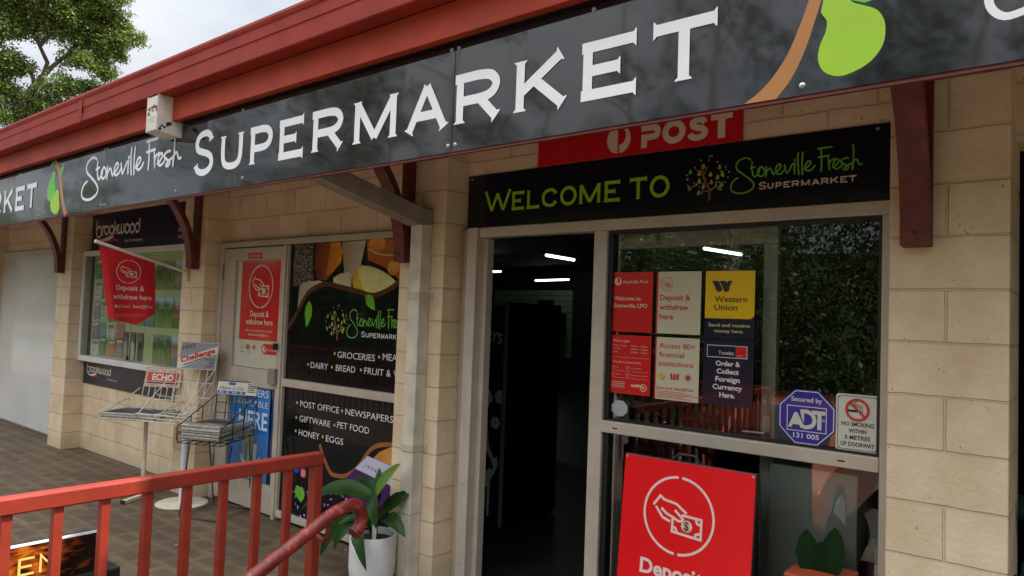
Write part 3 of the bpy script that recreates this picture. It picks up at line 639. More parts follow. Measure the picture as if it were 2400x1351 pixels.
# curved timber brackets
def bracket(x):
    q = MB(); q.box(x-.05, x+.05, -.030, -.002, 1.934, 2.858)
    p = q.build('bracket', MAROON, shop, bevel=.003)
    c = MB(); fr = F((x-.049, 0, 0), (0, -1, 0), (0, 0, 1)); pts = []
    def cen(t): a = R(180-86*t); return (.045+.76+.76*math.cos(a)*1.0, 2.0+.80*math.sin(a)*1.0)
    outer, inner = [], []
    for k in range(17):
        t = k/16; a = R(180-88*t)
        inner.append((.032+.735+.735*math.cos(a), 1.965+.80*math.sin(a))); outer.append((.076+.70+.70*math.cos(a), 1.965+.755*math.sin(a)))
    n = 17; P = [fr.p(a, b, h) for h in (0, -.098) for a, b in inner+list(reversed(outer))]
    m_ = 2*n; c.add(P, [tuple(range(m_)), tuple(range(2*m_-1, m_-1, -1))]+[((k+1) % m_, k, m_+k, m_+(k+1) % m_) for k in range(m_)])
    c.fbox(fr, .032, .076, 1.936, 1.9655, -.098, 0)
    c.build('brace', MAROON, p)
    c = MB(); c.box(x-.049, x+.049, -.764, -.032, 2.79, 2.857); c.build('arm', MAROON, p)
    c = MB(); c.lathe((x, -.0775, 1.985), [(.001, -.004), (.009, -.003), (.009, .002)], 12, axis='y'); c.build('bolt', TXT, p)
for x in (-9.03, -6.02, -3.365, -.525): bracket(x)
# rainwater pipes
q = MB(); q.box(-3.25, -3.152, -.09, -.002, .0, 2.165); dp = q.build('downpipe', PIPEG, shop, bevel=.006)
q = MB(); q.box(-3.2515, -3.1505, -.0915, -.0005, 1.255, 1.258); c0 = q.build('pipe_seam', pm('pipe_seam', (.22, .2, .17), .6, .1), dp); copies(c0, [(0, 0, -.835)])
q = MB(); q.box(-3.2555, -3.1465, -.0955, -.001, 1.70, 1.745); q.box(-3.146, -3.118, -.006, -.001, 1.695, 1.75); c0 = q.build('pipe_clip', ALU, dp, bevel=.002)
copies(c0, [(0, 0, -.91)])
P = [(-.002, 2.165), (-.085, 2.152), (-.76, 2.322), (-.76, 2.425), (-.08, 2.255), (-.002, 2.25)]
q = MB(); fr = F((-3.255, 0, 0), (0, 1, 0), (0, 0, 1))
vs = [(-3.265-.10*abs(a), a, b) for a, b in P]+[(-3.142-.12*abs(a), a, b) for a, b in P]
n = len(P); q.add(vs, [tuple(range(n-1, -1, -1)), tuple(range(n, 2*n))]+[(k, (k+1) % n, n+(k+1) % n, n+k) for k in range(n)])
q.build('downpipe_arm', pm('pipe_arm', (.26, .225, .18), .5, .2, 9, .05, 60), shop)
q = MB()
P = [(-.955, 2.765), (-.955, 2.995), (-.864, 2.995), (-.864, 2.838), (-.795, 2.838), (-.795, 2.745)]
vs = [(-4.935, a, b) for a, b in P]+[(-4.782, a, b) for a, b in P]; n = len(P)
q.add(vs, [tuple(range(n-1, -1, -1)), tuple(range(n, 2*n))]+[((k+1) % n, k, n+k, n+(k+1) % n) for k in range(n)])
bx = q.build('gutter_outlet', BOXW, shop, bevel=.005)
q = MB()
for k in range(26):
    t = rnd.random(); a, b = -.945+.09*t, 2.775+.055*t; s_ = rnd.uniform(.003, .010)
    q.lathe((-4.782, a, b+rnd.uniform(-.012, .012)), [(s_, .0), (s_*.7, .003), (.0005, .004)], 7, axis='x')
q.build('grime', pm('moss_grime', (.03, .028, .022), .95, .3, 90), bx)

fr = WALLF(-.9555); g_ = random.Random(4)
def blot(cx, cz, r, n=26): return [(cx+r*(1+.45*math.sin(3*a+cx*90)+.3*math.sin(7*a+1))*math.cos(a)*1.25, cz+r*(1+.4*math.sin(5*a)+.25*g_.random())*math.sin(a)*.7) for a in [2*math.pi*k/n for k in range(n)]]
q = MB()
for x, z, r in ((-4.905, 2.915, .016), (-4.87, 2.92, .014), (-4.84, 2.925, .016), (-4.81, 2.915, .015), (-4.915, 2.885, .014), (-4.855, 2.90, .010), (-4.80, 2.895, .011)): q.poly(fr, blot(x, z, r))
for k in range(14): q.poly(fr, blot(g_.uniform(-4.90, -4.82), g_.uniform(2.80, 2.87), g_.uniform(.002, .004), 10))
q.build('rust_patch', pm('rust', (.20, .085, .035), .9, .45, 60), bx)
# entrance joinery
q = MB()
q.box(-2.955, -2.875, .10, .2, 0, 2.146); q.box(-3.045, -2.956, .165, .2, 0, 2.146); q.box(-2.875, -2.84, .16, .22, 0, 2.085)
q.box(-2.875, -.64, .12, .199, 2.088, 2.146); q.box(-2.06, -1.98, .12, .2, 0, 2.0875); q.box(-.675, -.628, .12, .2, 0, 2.0875)
ef = q.build('entrance_frame', ALU, shop, bevel=.004)
for x, y in ((-3.0, .163), (-2.915, .098)):
    q = MB(); q.lathe((x, y, .15), [(.0005, -.002), (.006, -.001), (.006, .003)], 8, axis='y'); c0 = q.build('rivet', STEEL, ef); copies(c0, [(0, 0, d) for d in (.47, .85, 1.3, 1.75)])
def pane(x0, x1, z0, z1, y, parent):
    q = MB(); q.add([(x0, y, z0), (x1, y, z0), (x1, y, z1), (x0, y, z1)], [(0, 1, 2, 3)]); return q.build('pane', GLASS, parent)
q = MB()
q.box(-1.98, -.675, .115, .2, 1.042, 1.102)
win = q.build('fixed_window', ALU, shop, bevel=.004)
q = MB(); q.box(-1.98, -.675, .12, .2, .0, .075); q.build('sill', ALU, win, bevel=.004)
q = MB(); q.box(-1.98, -1.955, .14, .198, 1.102, 2.0875); q.box(-.69, -.676, .14, .198, 1.102, 2.0875); q.box(-1.98, -1.95, .14, .198, .075, 1.042); q.box(-1.955, -.69, .14, .198, 2.07, 2.0875); q.box(-1.955, -.69, .14, .198, 1.1025, 1.112); q.build('gasket', BLK, win)
pane(-1.955, -.69, 1.112, 2.07, .165, win); pane(-1.95, -.676, .076, 1.042, .165, win)
q = MB(); q.box(-1.91, -1.882, .1135, .1152, 1.067, 1.073); c0 = q.build('weep_slot', BLK, win); copies(c0, [(1.08, 0, 0)])
# the glazed entrance door, folded back behind the fixed window
q = MB()
q.box(-2.06, -1.155, .30, .345, 2.008, 2.09); q.box(-2.06, -2.0, .30, .345, .015, 2.008); q.box(-1.222, -1.155, .30, .345, .015, 2.008); q.box(-2.0, -1.222, .30, .345, .015, .2)
dr = q.build('glazed_door', pm('door_leaf_metal', (.74, .68, .57), .45, .06), shop, bevel=.004); pane(-2.0, -1.222, .2, 2.008, .32, dr)
q = MB(); q.lathe((-1.965, .275, 2.05), [(.001, 0), (.026, .003), (.03, .012), (.03, .175), (.027, .18)], 18, axis='x'); q.box(-1.785, -1.765, .245, .300, 2.02, 2.08); q.lathe((-1.885, .272, 2.0), [(.001, 0), (.011, .012), (.014, .03)], 12); q.box(-1.9, -1.86, .25, .29, 2.08, 2.095)
q.build('door_closer', pm('closer_metal', (.82, .74, .60), .35, .05), dr, smooth=True)
q = MB(); q.box(-1.335, -1.25, .285, .2995, 2.058, 2.092); q.build('sensor', CREAMT, dr, bevel=.003)
q = MB(); q.box(-1.205, -1.172, .285, .2995, 1.08, 1.2); q.tube([(-1.19, .284, 1.12), (-1.19, .265, 1.12), (-1.29, .26, 1.118)], .008); q.build('door_handle', STEEL, dr, smooth=True)

# side door and shop window
q = MB()
q.box(-5.885, -5.825, .13, .2, 0, 2.17); q.box(-5.825, -3.44, .13, .2, 2.125, 2.17); q.box(-4.922, -4.89, .125, .2, 0, 2.1245); q.box(-4.89, -4.875, .14, .2, .07, 2.1245)
q.build('window_frame', ALU, shop, bevel=.004)
q = MB()
q.box(-5.82, -4.925, .14, .19, 2.012, 2.115); q.box(-5.82, -5.64, .14, .19, .02, 2.012); q.box(-4.972, -4.925, .14, .19, .02, 2.012); q.box(-5.64, -4.972, .14, .19, .985, 1.13); q.box(-5.64, -4.972, .14, .19, .02, .235)
sd = q.build('side_door', ALU, shop, bevel=.004)
pane(-5.64, -4.972, 1.13, 2.012, .17, sd); pane(-5.64, -4.972, .235, .985, .17, sd)
q = MB(); q.box(-5.02, -4.93, .10, .1395, 1.03, 1.15); q.build('door_handle', ALUD, sd, bevel=.004)
q = MB(); q.box(-4.962, -4.93, .095, .1245, 1.30, 1.35); q.lathe((-4.946, .094, 1.325), [(.001, -.004), (.01, -.002), (.01, .002)], 10, axis='y'); q.build('lock', BLK, sd, bevel=.006)
q = MB(); q.tube([(-5.823, .128, 1.85), (-5.823, .128, 1.98)], .009); c0 = q.build('hinge', ALUD, sd); copies(c0, [(0, 0, -.79), (0, 0, -1.6)])
q = MB(); q.box(-4.875, -3.44, .13, .2, 1.025, 1.083)
sw = q.build('shop_window', ALU, shop, bevel=.004)
q = MB(); q.box(-4.875, -3.44, .13, .2, .03, .075); q.build('sill', ALU, sw, bevel=.004)
pane(-4.875, -3.44, 1.083, 2.125, .17, sw); pane(-4.875, -3.44, .075, 1.025, .17, sw)

# room behind, its darkness put into the surface colours
q = MB(); q.add([(-15, .4, .004), (2.6, .4, .004), (2.6, 12, .004), (-15, 12, .004)], [(0, 1, 2, 3)]); q.box(-2.88, -2.06, .1, .4, .0, .012); q.build('shop_floor', pm('vinyl_floor', (.018, .017, .014), .45, .3, 3), shop)  # floor colour darkened to stand for the unlit interior
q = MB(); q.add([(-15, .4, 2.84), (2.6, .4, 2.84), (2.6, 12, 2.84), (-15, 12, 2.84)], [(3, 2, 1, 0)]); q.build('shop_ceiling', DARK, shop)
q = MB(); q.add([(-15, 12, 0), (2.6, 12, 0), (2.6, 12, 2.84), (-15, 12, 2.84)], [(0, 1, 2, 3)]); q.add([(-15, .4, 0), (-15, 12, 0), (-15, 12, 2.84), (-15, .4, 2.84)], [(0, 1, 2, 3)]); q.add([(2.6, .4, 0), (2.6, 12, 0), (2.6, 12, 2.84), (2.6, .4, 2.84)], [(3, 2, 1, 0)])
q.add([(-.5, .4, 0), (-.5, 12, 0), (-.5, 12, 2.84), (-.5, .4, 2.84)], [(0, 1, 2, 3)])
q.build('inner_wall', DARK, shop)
SL = pm('slat_green', (.35, .5, .3), .6, .2, 2)
q = MB()
for k in range(12): q.box(-8.1, -6.48, 6.4, 6.44, 1.02+.09*k, 1.02+.09*k+.082)
tag(q.build('slatwall', SL), 'pale green slatted display board deep inside the dark doorway', 'display board')
for k, (x0, x1, z0, z1) in enumerate(((-7.0, -6.75, 1.78, 1.93), (-7.25, -6.5, 1.35, 1.72))):
    q = MB(); q.box(x0, x1, 6.2, 6.3, z0, z1); tag(q.build('display_box', pm('dark_box', (.008, .012, .010), .5, .2)), ['small dark box high on the green slatted board', 'wide dark box low on the green slatted board'][k], 'box', 'boxes on the slatted board')
# fluorescent battens
TUBE = emit('tube_light', (.82, 1, .86), 3.0)
def batten(a, b, lab):
    a, b = Vector(a), Vector(b); d = (b-a).normalized(); s = Vector((-d.y, d.x, 0))*.06
    t = thing('fluorescent_light', lab, 'light', tuple((a+b)/2), 'fluorescent ceiling lights in the shop')
    q = MB(); P = [a+s, b+s, b-s, a-s]; q.add([p+Vector((0, 0, .02)) for p in P]+[p+Vector((0, 0, .07)) for p in P], [(3, 2, 1, 0), (4, 5, 6, 7), (0, 1, 5, 4), (1, 2, 6, 5), (2, 3, 7, 6), (3, 0, 4, 7)]); q.build('housing', DARK, t)
    q = MB(); q.tube([a+d*.03, b-d*.03], .018); q.build('tube', TUBE, t)
batten((-6.22, 5.3, 2.55), (-6.27, 6.15, 2.55), 'lit ceiling tube above the doorway, nearest to the door top')
batten((-10.3, 7.8, 2.55), (-9.30, 8.02, 2.55), 'upper of the two lit ceiling tubes cut off by the left door jamb')
batten((-11.8, 9.2, 2.55), (-10.95, 9.4, 2.55), 'lower of the two lit ceiling tubes cut off by the left door jamb')
batten((-10.55, 10.75, 2.55), (-9.35, 10.5, 2.55), 'lit ceiling tube lying level just above the green slatted board')
batten((-3.72, 5.15, 2.55), (-3.58, 6.05, 2.55), 'lit ceiling tube seen through the glass door, top right of its pane')

# upright freezer with printed front just inside the doorway
fz = thing('display_freezer', 'dark blue upright ice cream freezer with a cow and clouds on its front', 'freezer', (-3.95, 1.5, 0))
q = MB(); q.box(-4.4, -3.505, 1.2, 1.9, .02, 1.735); q.build('cabinet', pm('freezer_navy', (.004, .005, .016), .4, .1), fz, bevel=.01)
q = MB(); q.box(-3.535, -3.503, 1.188, 1.199, .02, 1.735); q.box(-4.4, -3.535, 1.188, 1.199, 1.705, 1.735); q.build('trim', pm('freezer_trim', (.20, .19, .17), .4, .1, metal=.2), fz)
GREYP = pm('grey_print', (.5, .5, .5), .5, .1); fr = WALLF(1.198)
q = MB(); q.text(fr, "ERRY'S", -3.815, 1.455, .085, width=.25, weight=.03, rot=-.2)
for cx, cz, s in ((-3.71, .98, .06), (-3.56, 1.0, .045), (-3.6, .80, .04)):
    for k in range(6): q.disc(fr, cx+s*.7*math.cos(k), cz+s*.7*math.sin(k), s*.55, n=14)
q.poly(fr, [(-3.74, .58), (-3.70, .62), (-3.68, .82), (-3.655, .62), (-3.60, .52), (-3.57, .55), (-3.56, .48), (-3.60, .40), (-3.63, .36), (-3.635, .08), (-3.655, .08), (-3.66, .3), (-3.69, .3), (-3.70, .08), (-3.72, .08), (-3.735, .34)]); q.build('print', GREYP, fz)
q = MB(); q.poly(fr, [(-3.735, .56), (-3.69, .60), (-3.66, .55), (-3.62, .50), (-3.6, .44), (-3.64, .45), (-3.67, .42), (-3.70, .46), (-3.73, .44)], h=.003); q.build('cow_patch', BLK, fz)
# shelves with dark stock, glints only
sh = thing('stock_shelf', 'dark shelf unit of stock glinting faintly deep in the doorway', 'shelf', (-4.0, 5.5, 0))
q = MB()
for z in (.3, .7, 1.1, 1.45): q.box(-5.2, -3.2, 5.2, 5.6, z, z+.03)
q.box(-5.2, -3.2, 5.6, 5.64, 0, 1.7); q.build('frame', pm('shelf_dark', (.02, .02, .02), .5, .1), sh)
q = MB()
for z in (.33, .73, 1.13):
    x = -5.1
    while x < -3.3:
        ww = rnd.uniform(.05, .1); q.box(x, x+ww, 5.25, 5.4, z, z+rnd.uniform(.12, .28)); x += ww+.02
q.build('stock', pm('foil_stock', (.03, .03, .07), .15, .9, 9, spec=.8), sh)
# white cupboard behind the lower right pane
q = MB(); q.box(-1.145, -.775, .215, .70, .08, 1.0); cb = tag(q.build('cupboard', pm('grey_cupboard', (.70, .70, .66), .5, .05), bevel=.004), 'pale grey cupboard standing inside behind the lower right window', 'cupboard')

# ------------------------------------------------------------------ long fascia sign
YS = -.79
fs = thing('fascia_sign', 'long black gloss shop sign with white lettering and pears along the eave', 'sign', (-4, YS, 2.34))
for xa, xb in ((-13.2, -9.66), (-9.655, -5.997), (-5.993, -2.247), (-2.243, 1.4), (1.405, 5.0)):
    q = MB(); q.box(xa, xb, YS, YS+.004, 2.345, 2.842); q.build('panel', MATS['signblack'], fs, org=(xa*.37, YS, 2.345))
fr = WALLF(YS-.0006)
def supermarket(dx):
    q = MB(); z0, z1 = 2.466, 2.679
    capword(q, fr, [(c, a+dx, b+dx, z0 if c != 'S' else 2.457, z1 if c != 'S' else 2.752) for c, a, b in
        (('S', -4.598, -4.335), ('U', -4.265, -4.0), ('P', -3.925, -3.69), ('E', -3.622, -3.375), ('R', -3.31, -3.025), ('M', -2.95, -2.617), ('A', -2.548, -2.28), ('R', -2.24, -1.96), ('K', -1.896, -1.62), ('E', -1.56, -1.305), ('T', -1.252, -.998))], .043)
    q.build('lettering', WHITE, fs)
    q = MB(); strokes(q, fr, SCRIPT, -6.43+dx, 2.44, 1.66, .70, .021); q.build('script_lettering', WHITE, fs)
supermarket(0); supermarket(-6.46)
def pears(dx):
    q = MB()
    st = [Vector(p) for p in ((-.905, 2.337), (-.80, 2.362), (-.72, 2.44), (-.685, 2.56), (-.68, 2.66), (-.72, 2.78), (-.77, 2.838))]
    q.ribbon(fr, [(a.x+dx, a.y) for a in st[:4]], .036, smooth=6); q.build('branch', BROWNP, fs)
q = MB(); D = 0
L_ = spline([Vector(p) for p in ((-.905, 2.346), (-.84, 2.39), (-.775, 2.47), (-.73, 2.57), (-.70, 2.66), (-.685, 2.76), (-.69, 2.838))], 6); R__ = spline([Vector(p) for p in ((-.80, 2.346), (-.755, 2.40), (-.715, 2.48), (-.685, 2.57), (-.66, 2.66), (-.648, 2.76), (-.65, 2.838))], 6); q.add([fr.p(a.x, a.y, .0001) for a in L_+R__], [(k, k+len(L_), k+len(L_)+1, k+1) for k in range(len(L_)-1)]); q.build('branch', BROWNP, fs)
q = MB(); q.poly(fr, [tuple(v) for v in spline([Vector(p) for p in [(-.662, 2.62), (-.655, 2.648), (-.625, 2.655), (-.597, 2.648), (-.578, 2.61), (-.545, 2.59), (-.505, 2.565), (-.484, 2.52), (-.488, 2.46), (-.52, 2.415), (-.565, 2.392), (-.61, 2.385), (-.652, 2.405), (-.672, 2.445), (-.668, 2.49), (-.652, 2.53), (-.648, 2.565), (-.665, 2.595)]], 4, True)]); q.build('pear', LIME, fs)
q = MB(); q.poly(fr, [(-.60, 2.66), (-.575, 2.612), (-.54, 2.596), (-.49, 2.605), (-.45, 2.65), (-.44, 2.7), (-.48, 2.73), (-.55, 2.72)], h=.0001); q.build('leaf', LEAFG, fs)
q = MB(); q.ribbon(fr, [(-.13, 2.48), (-.19, 2.47), (-.225, 2.51), (-.22, 2.58), (-.17, 2.64), (-.1, 2.68)], .021, smooth=5, rnd_cap=True); q.build('script_lettering', WHITE, fs)
q = MB(); q.ribbon(fr, [(-6.74, 2.348), (-6.80, 2.42), (-6.86, 2.53), (-6.90, 2.64), (-6.96, 2.75), (-7.06, 2.83)], .055, smooth=6); q.build('branch', BROWNP, fs)
q = MB(); q.poly(fr, pear(-7.10, 2.62, .19, .27, -.28)); q.build('pear', LEAFG, fs)
q = MB(); q.poly(fr, pear(-6.99, 2.475, .22, .21, -.35), h=.0006); q.build('pear', LIME, fs)
q = MB(); q.poly(fr, leaf2((-6.93, 2.70), (-6.82, 2.81), .035), h=.0004); q.poly(fr, leaf2((-7.16, 2.8), (-7.05, 2.838), .02), h=.0004); q.build('leaf', LEAFG, fs)
q = MB(); q.lathe((-2.268, YS-.0005, 2.815), [(.0005, -.009), (.005, -.008), (.006, -.004), (.0095, -.003), (.010, .0)], 10, axis='y'); s0 = q.build('screw', STEEL, fs, smooth=True)
copies(s0, [(dx, 0, dz) for dx, dz in ((.045, 0), (0, -.44), (.045, -.44), (1.55, -.44), (-1.75, .0), (-1.72, -.42), (.76, .0), (-3.70, 0), (-3.75, 0), (-3.70, -.44), (-3.76, -.44), (-2.55, -.43), (-4.72, 0), (-5.65, 0), (-5.12, -.44))])

# ------------------------------------------------------------------ signs over the entrance
ws = thing('welcome_sign', 'black welcome sign with green lettering and a pear tree over the entrance', 'sign', (-1.85, .19, 2.16))
q = MB(); q.box(-3.036, -.664, .185, .198, 2.161, 2.483); q.build('board', NAVYB, ws, bevel=.002)
fr = WALLF(.1845)
q = MB(); capword(q, fr, [('W', -2.903, -2.69, 2.25, 2.375, .019), ('E', -2.685, -2.588, 2.25, 2.355), ('L', -2.575, -2.475, 2.25, 2.355), ('C', -2.468, -2.35, 2.248, 2.356), ('O', -2.34, -2.217, 2.248, 2.358), ('M', -2.207, -2.067, 2.25, 2.355), ('E', -2.047, -1.945, 2.25, 2.358), ('T', -1.892, -1.788, 2.25, 2.36), ('O', -1.779, -1.656, 2.248, 2.361)], .0185)
q.build('green_lettering', WGREEN, ws)
q = MB(); q2 = MB(); q3 = MB(); q3.lay = 4; q2.lay = 8; logo_tree(q, q2, q3, fr, -1.465, 2.212, .23, .215)
q.build('tree_drawing', TREEB, ws); q2.build('pear_drawing', pm('pear_print', (.26, .44, .03), .4, .4, 60), ws); q3.build('leaf_drawing', pm('pale_leaf_print', (.36, .45, .27), .4, .3, 60), ws)
q = MB(); strokes(q, fr, SCRIPT, -1.3445, 2.2357, .5745, 1., .0075); q.build('script_lettering', SGREEN, ws)
q = MB(); capword(q, fr, [('S', -1.212, -1.174, 2.245, 2.28)]+[(c, a, b, 2.246, 2.271) for c, a, b in (('U', -1.171, -1.143), ('P', -1.134, -1.106), ('E', -1.098, -1.068), ('R', -1.062, -1.028), ('M', -1.02, -.982), ('A', -.974, -.94), ('R', -.935, -.902), ('K', -.897, -.862), ('E', -.856, -.826), ('T', -.822, -.79))], .0062)
q.build('white_lettering', CREAMT, ws)
q = MB(); q.lathe((-3.01, .1845, 2.462), [(.0005, -.004), (.007, -.003), (.008, .0)], 10, axis='y'); s0 = q.build('screw', STEEL, ws); copies(s0, [(2.30, 0, 0)])

ps = thing('post_sign', 'red post sign with cream lettering half hidden behind the black fascia sign', 'sign', (-1.9, .19, 2.485))
q = MB(); q.box(-2.503, -1.295, .186, .198, 2.486, 2.84); q.build('board', pm('post_sign_red', (.52, .006, .010), .4, .08), ps, bevel=.002)
fr = WALLF(.1855); q = MB(); post_logo(q, fr, -1.968, 2.579, .076)
T_ = .033
q.ribbon(fr, [(-1.832, 2.617), (-1.762, 2.617)]+arc(-1.762, 2.5925, .0245, .0245, 90, -90, 8)+[(-1.815, 2.568), (-1.815, 2.514)], T_)
q.ribbon(fr, arc(-1.648, 2.577, .047, .044, 0, 345, 24), T_, closed=True)
q.ribbon(fr, [(-1.482, 2.600), (-1.497, 2.617), (-1.524, 2.619), (-1.548, 2.605), (-1.541, 2.588), (-1.52, 2.579), (-1.495, 2.572), (-1.481, 2.553), (-1.495, 2.535), (-1.524, 2.530), (-1.55, 2.538), (-1.560, 2.553)], .031, smooth=4)
q.ribbon(fr, [(-1.452, 2.620), (-1.343, 2.620)], T_); q.ribbon(fr, [(-1.398, 2.604), (-1.398, 2.513)], T_ + .004)
q.build('lettering', CREAMT, ps)

# estate agent's signs and display case in the noticeboard bay
def brook(name, lab, x0, x1, z0, z1, bx, bz, bw, small, mats):
    t = thing(name, lab, 'sign', ((x0+x1)/2, .19, z0))
    q = MB(); q.box(x0, x1, .186, .199, z0, z1); q.build('board', NAVY, t, bevel=.002)
    fr = WALLF(.1855); q = MB(); strokes(q, fr, BROOK, bx, bz, bw, .98, .021*bw/1.07)
    k = bw/1.073
    q.poly(fr, [(bx+(x+8.6708)*k, bz+(z-2.3403)*k) for x, z in ((-8.614, 2.316), (-8.531, 2.316), (-8.384, 2.332), (-8.284, 2.349), (-8.226, 2.347), (-8.199, 2.333), (-8.244, 2.32), (-8.342, 2.299), (-8.452, 2.291), (-8.543, 2.299))])
    for body, u, v, c, w_ in small: q.text(fr, body, u, v, c, width=w_)
    q.build('lettering', OFFW, t)
    q = MB(); q.poly(fr, [(bx+(x+8.6708)*k, bz+(z-2.3403)*k) for x, z in ((-8.474, 2.289), (-8.342, 2.298), (-8.243, 2.317), (-8.171, 2.315), (-8.097, 2.289), (-8.079, 2.258), (-8.139, 2.283), (-8.211, 2.292), (-8.31, 2.276), (-8.398, 2.276))]); q.build('swoosh', REDT, t)
brook('agent_sign', 'long navy estate agent sign above the white display case', -8.79, -6.40, 2.195, 2.60, -8.671, 2.340, 1.073, [('Real Estate Agents', -7.93, 2.265, .034, .42), ('Mundaring', -6.76, 2.315, .038, .30), ('Mt Helena', -6.76, 2.25, .038, .30)], None)
brook('agent_sign', 'lower navy estate agent sign under the white display case', -8.797, -6.42, .722, .958, -8.70, .842, .62, [('Real Estate Agents', -8.15, .80, .018, .23), ('www.brookwood.com.au', -7.02, .742, .036, .55)], None)
q = MB(); fr = WALLF(.13)
dc = thing('display_case', 'white framed glass display case full of property cards and leaflets', 'display case', (-7.5, .19, .98))
q.box(-8.795, -6.33, .11, .198, 2.13, 2.185); q.box(-8.795, -6.33, .11, .198, .975, 1.035); q.box(-8.795, -8.74, .11, .198, 1.035, 2.13); q.box(-6.385, -6.33, .11, .198, 1.035, 2.13)
q.build('frame', pm('case_white', (.66, .66, .64), .4, .05), dc, bevel=.003)
q = MB(); q.box(-8.74, -6.385, .188, .198, 1.035, 2.13); q.build('backboard', pm('case_back', (.48, .58, .30), .6, .06), dc)
q = MB(); q.box(-8.74, -8.655, .1855, .1875, 1.035, 2.13); q.build('dark_edge', BLK, dc)
q = MB(); q.add([(-8.74, .125, 1.035), (-6.385, .125, 1.035), (-6.385, .125, 2.13), (-8.74, .125, 2.13)], [(0, 1, 2, 3)]); q.build('pane', MATS['caseglass'], dc)
q = MB(); q.box(-7.52, -7.512, .118, .1245, 1.035, 2.13); q.build('pane_edge', ALUD, dc)
q = MB(); q.box(-7.56, -7.52, .105, .1175, 1.05, 1.1); q.build('lock', BLK, dc, bevel=.003)
PH = [photo_mat('photo_garden', (0.51, 0.71, 0.80), (0.15, 0.27, 0.07), (0.24, 0.34, 0.10), 12, 1), photo_mat('photo_brick_house', (0.58, 0.68, 0.77), (0.48, 0.20, 0.10), (0.10, 0.20, 0.05), 9, 4), photo_mat('photo_bush_block', (0.27, 0.37, 0.34), (0.17, 0.24, 0.09), (0.34, 0.29, 0.14), 16, 7), photo_mat('photo_pool', (0.51, 0.68, 0.80), (0.42, 0.34, 0.20), (0.09, 0.27, 0.42), 10, 11)]
PN = ['garden view', 'brick house', 'bush block', 'pool']
rows = [('top', 1.765, 2.045), ('middle', 1.40, 1.69), ('bottom', 1.045, 1.33)]
cols = ['first', 'second', 'third', 'fourth', 'fifth', 'sixth', 'seventh']
for r_, (rn, za, zb) in enumerate(rows):
    for k in range(7 if r_ == 2 else 6):
        x1 = -6.41-.19*k; j = (r_*2+k*3+k//3) % 4
        if r_ == 2 and k >= 4: continue
        q = MB(); q.box(x1-.175, x1, .182, .1865, za, zb)
        tag(q.build('property_card', PH[j], org=(x1, .18, za)), f'{PN[j]} photo card, {rn} row, {cols[k]} from the right in display case', 'photo card', 'property cards in the display case')
SK = [pm('card_charcoal', (.02, .02, .025), .6, .2), pm('card_white', (.6, .58, .52), .6, .1), pm('card_pale', (.42, .38, .33), .6, .2)]
for k, mt in enumerate(SK):
    x = -7.36-.17*k+.0; q = MB(); q.box(x-.13, x+.0, .182, .1865, 1.045, 1.33)
    t = q.build('staff_card', pm('card_backdrop', (.12, .12, .11), .5, .2), org=(x, .18, 1.045)); tag(t, 'staff portrait card with '+['a dark suited figure', 'a white dressed figure', 'a pale shirted figure'][k]+', bottom row of display case', 'portrait card', 'staff portrait cards')
    q = MB(); fr = WALLF(.1815); cx = x-.065
    q.poly(fr, [(cx-.035, 1.05), (cx+.035, 1.05), (cx+.04, 1.2), (cx+.02, 1.235), (cx-.02, 1.235), (cx-.04, 1.2)]); q.build('clothes', mt, t)
    q = MB(); q.disc(fr, cx, 1.262, .018, .024); q.build('face', pm('card_skin', (.45, .25, .16), .6, .05), t)
LC = [('white', (.6, .6, .57)), ('green', (.12, .25, .07)), ('orange', (.5, .2, .06)), ('pale blue', (.25, .38, .5)), ('grey', (.25, .25, .26)), ('cream', (.55, .5, .36)), ('dark blue', (.03, .07, .2)), ('pink', (.5, .22, .16))]
spots = [(-8.62, 1.88, .17, .22, 1, 'small'), (-8.60, 1.66, .18, .19, 0, 'plain'), (-8.60, 1.44, .16, .19, 4, 'narrow'), (-8.40, 1.66, .16, .34, 2, 'tall'), (-8.42, 1.44, .17, .2, 5, 'square'), (-8.20, 1.42, .18, .22, 1, 'wide'), (-8.62, 1.22, .18, .19, 4, 'printed'), (-8.42, 1.20, .15, .21, 3, 'slim'), (-8.22, 1.20, .18, .2, 0, 'fresh'), (-8.00, 1.24, .2, .26, 7, 'flower'), (-8.62, 1.05, .2, .15, 0, 'low'), (-8.40, 1.05, .16, .2, 1, 'leaning'), (-8.20, 1.05, .2, .18, 2, 'low'), (-7.98, 1.05, .16, .2, 4, 'low'), (-8.0, 1.52, .2, .3, 0, 'long'), (-8.2, 1.72, .2, .3, 5, 'tall')]
adj = ['small', 'plain', 'narrow', 'tall', 'square', 'wide', 'printed', 'slim', 'fresh', 'flowery', 'squat', 'leaning', 'short', 'thin', 'long', 'high']
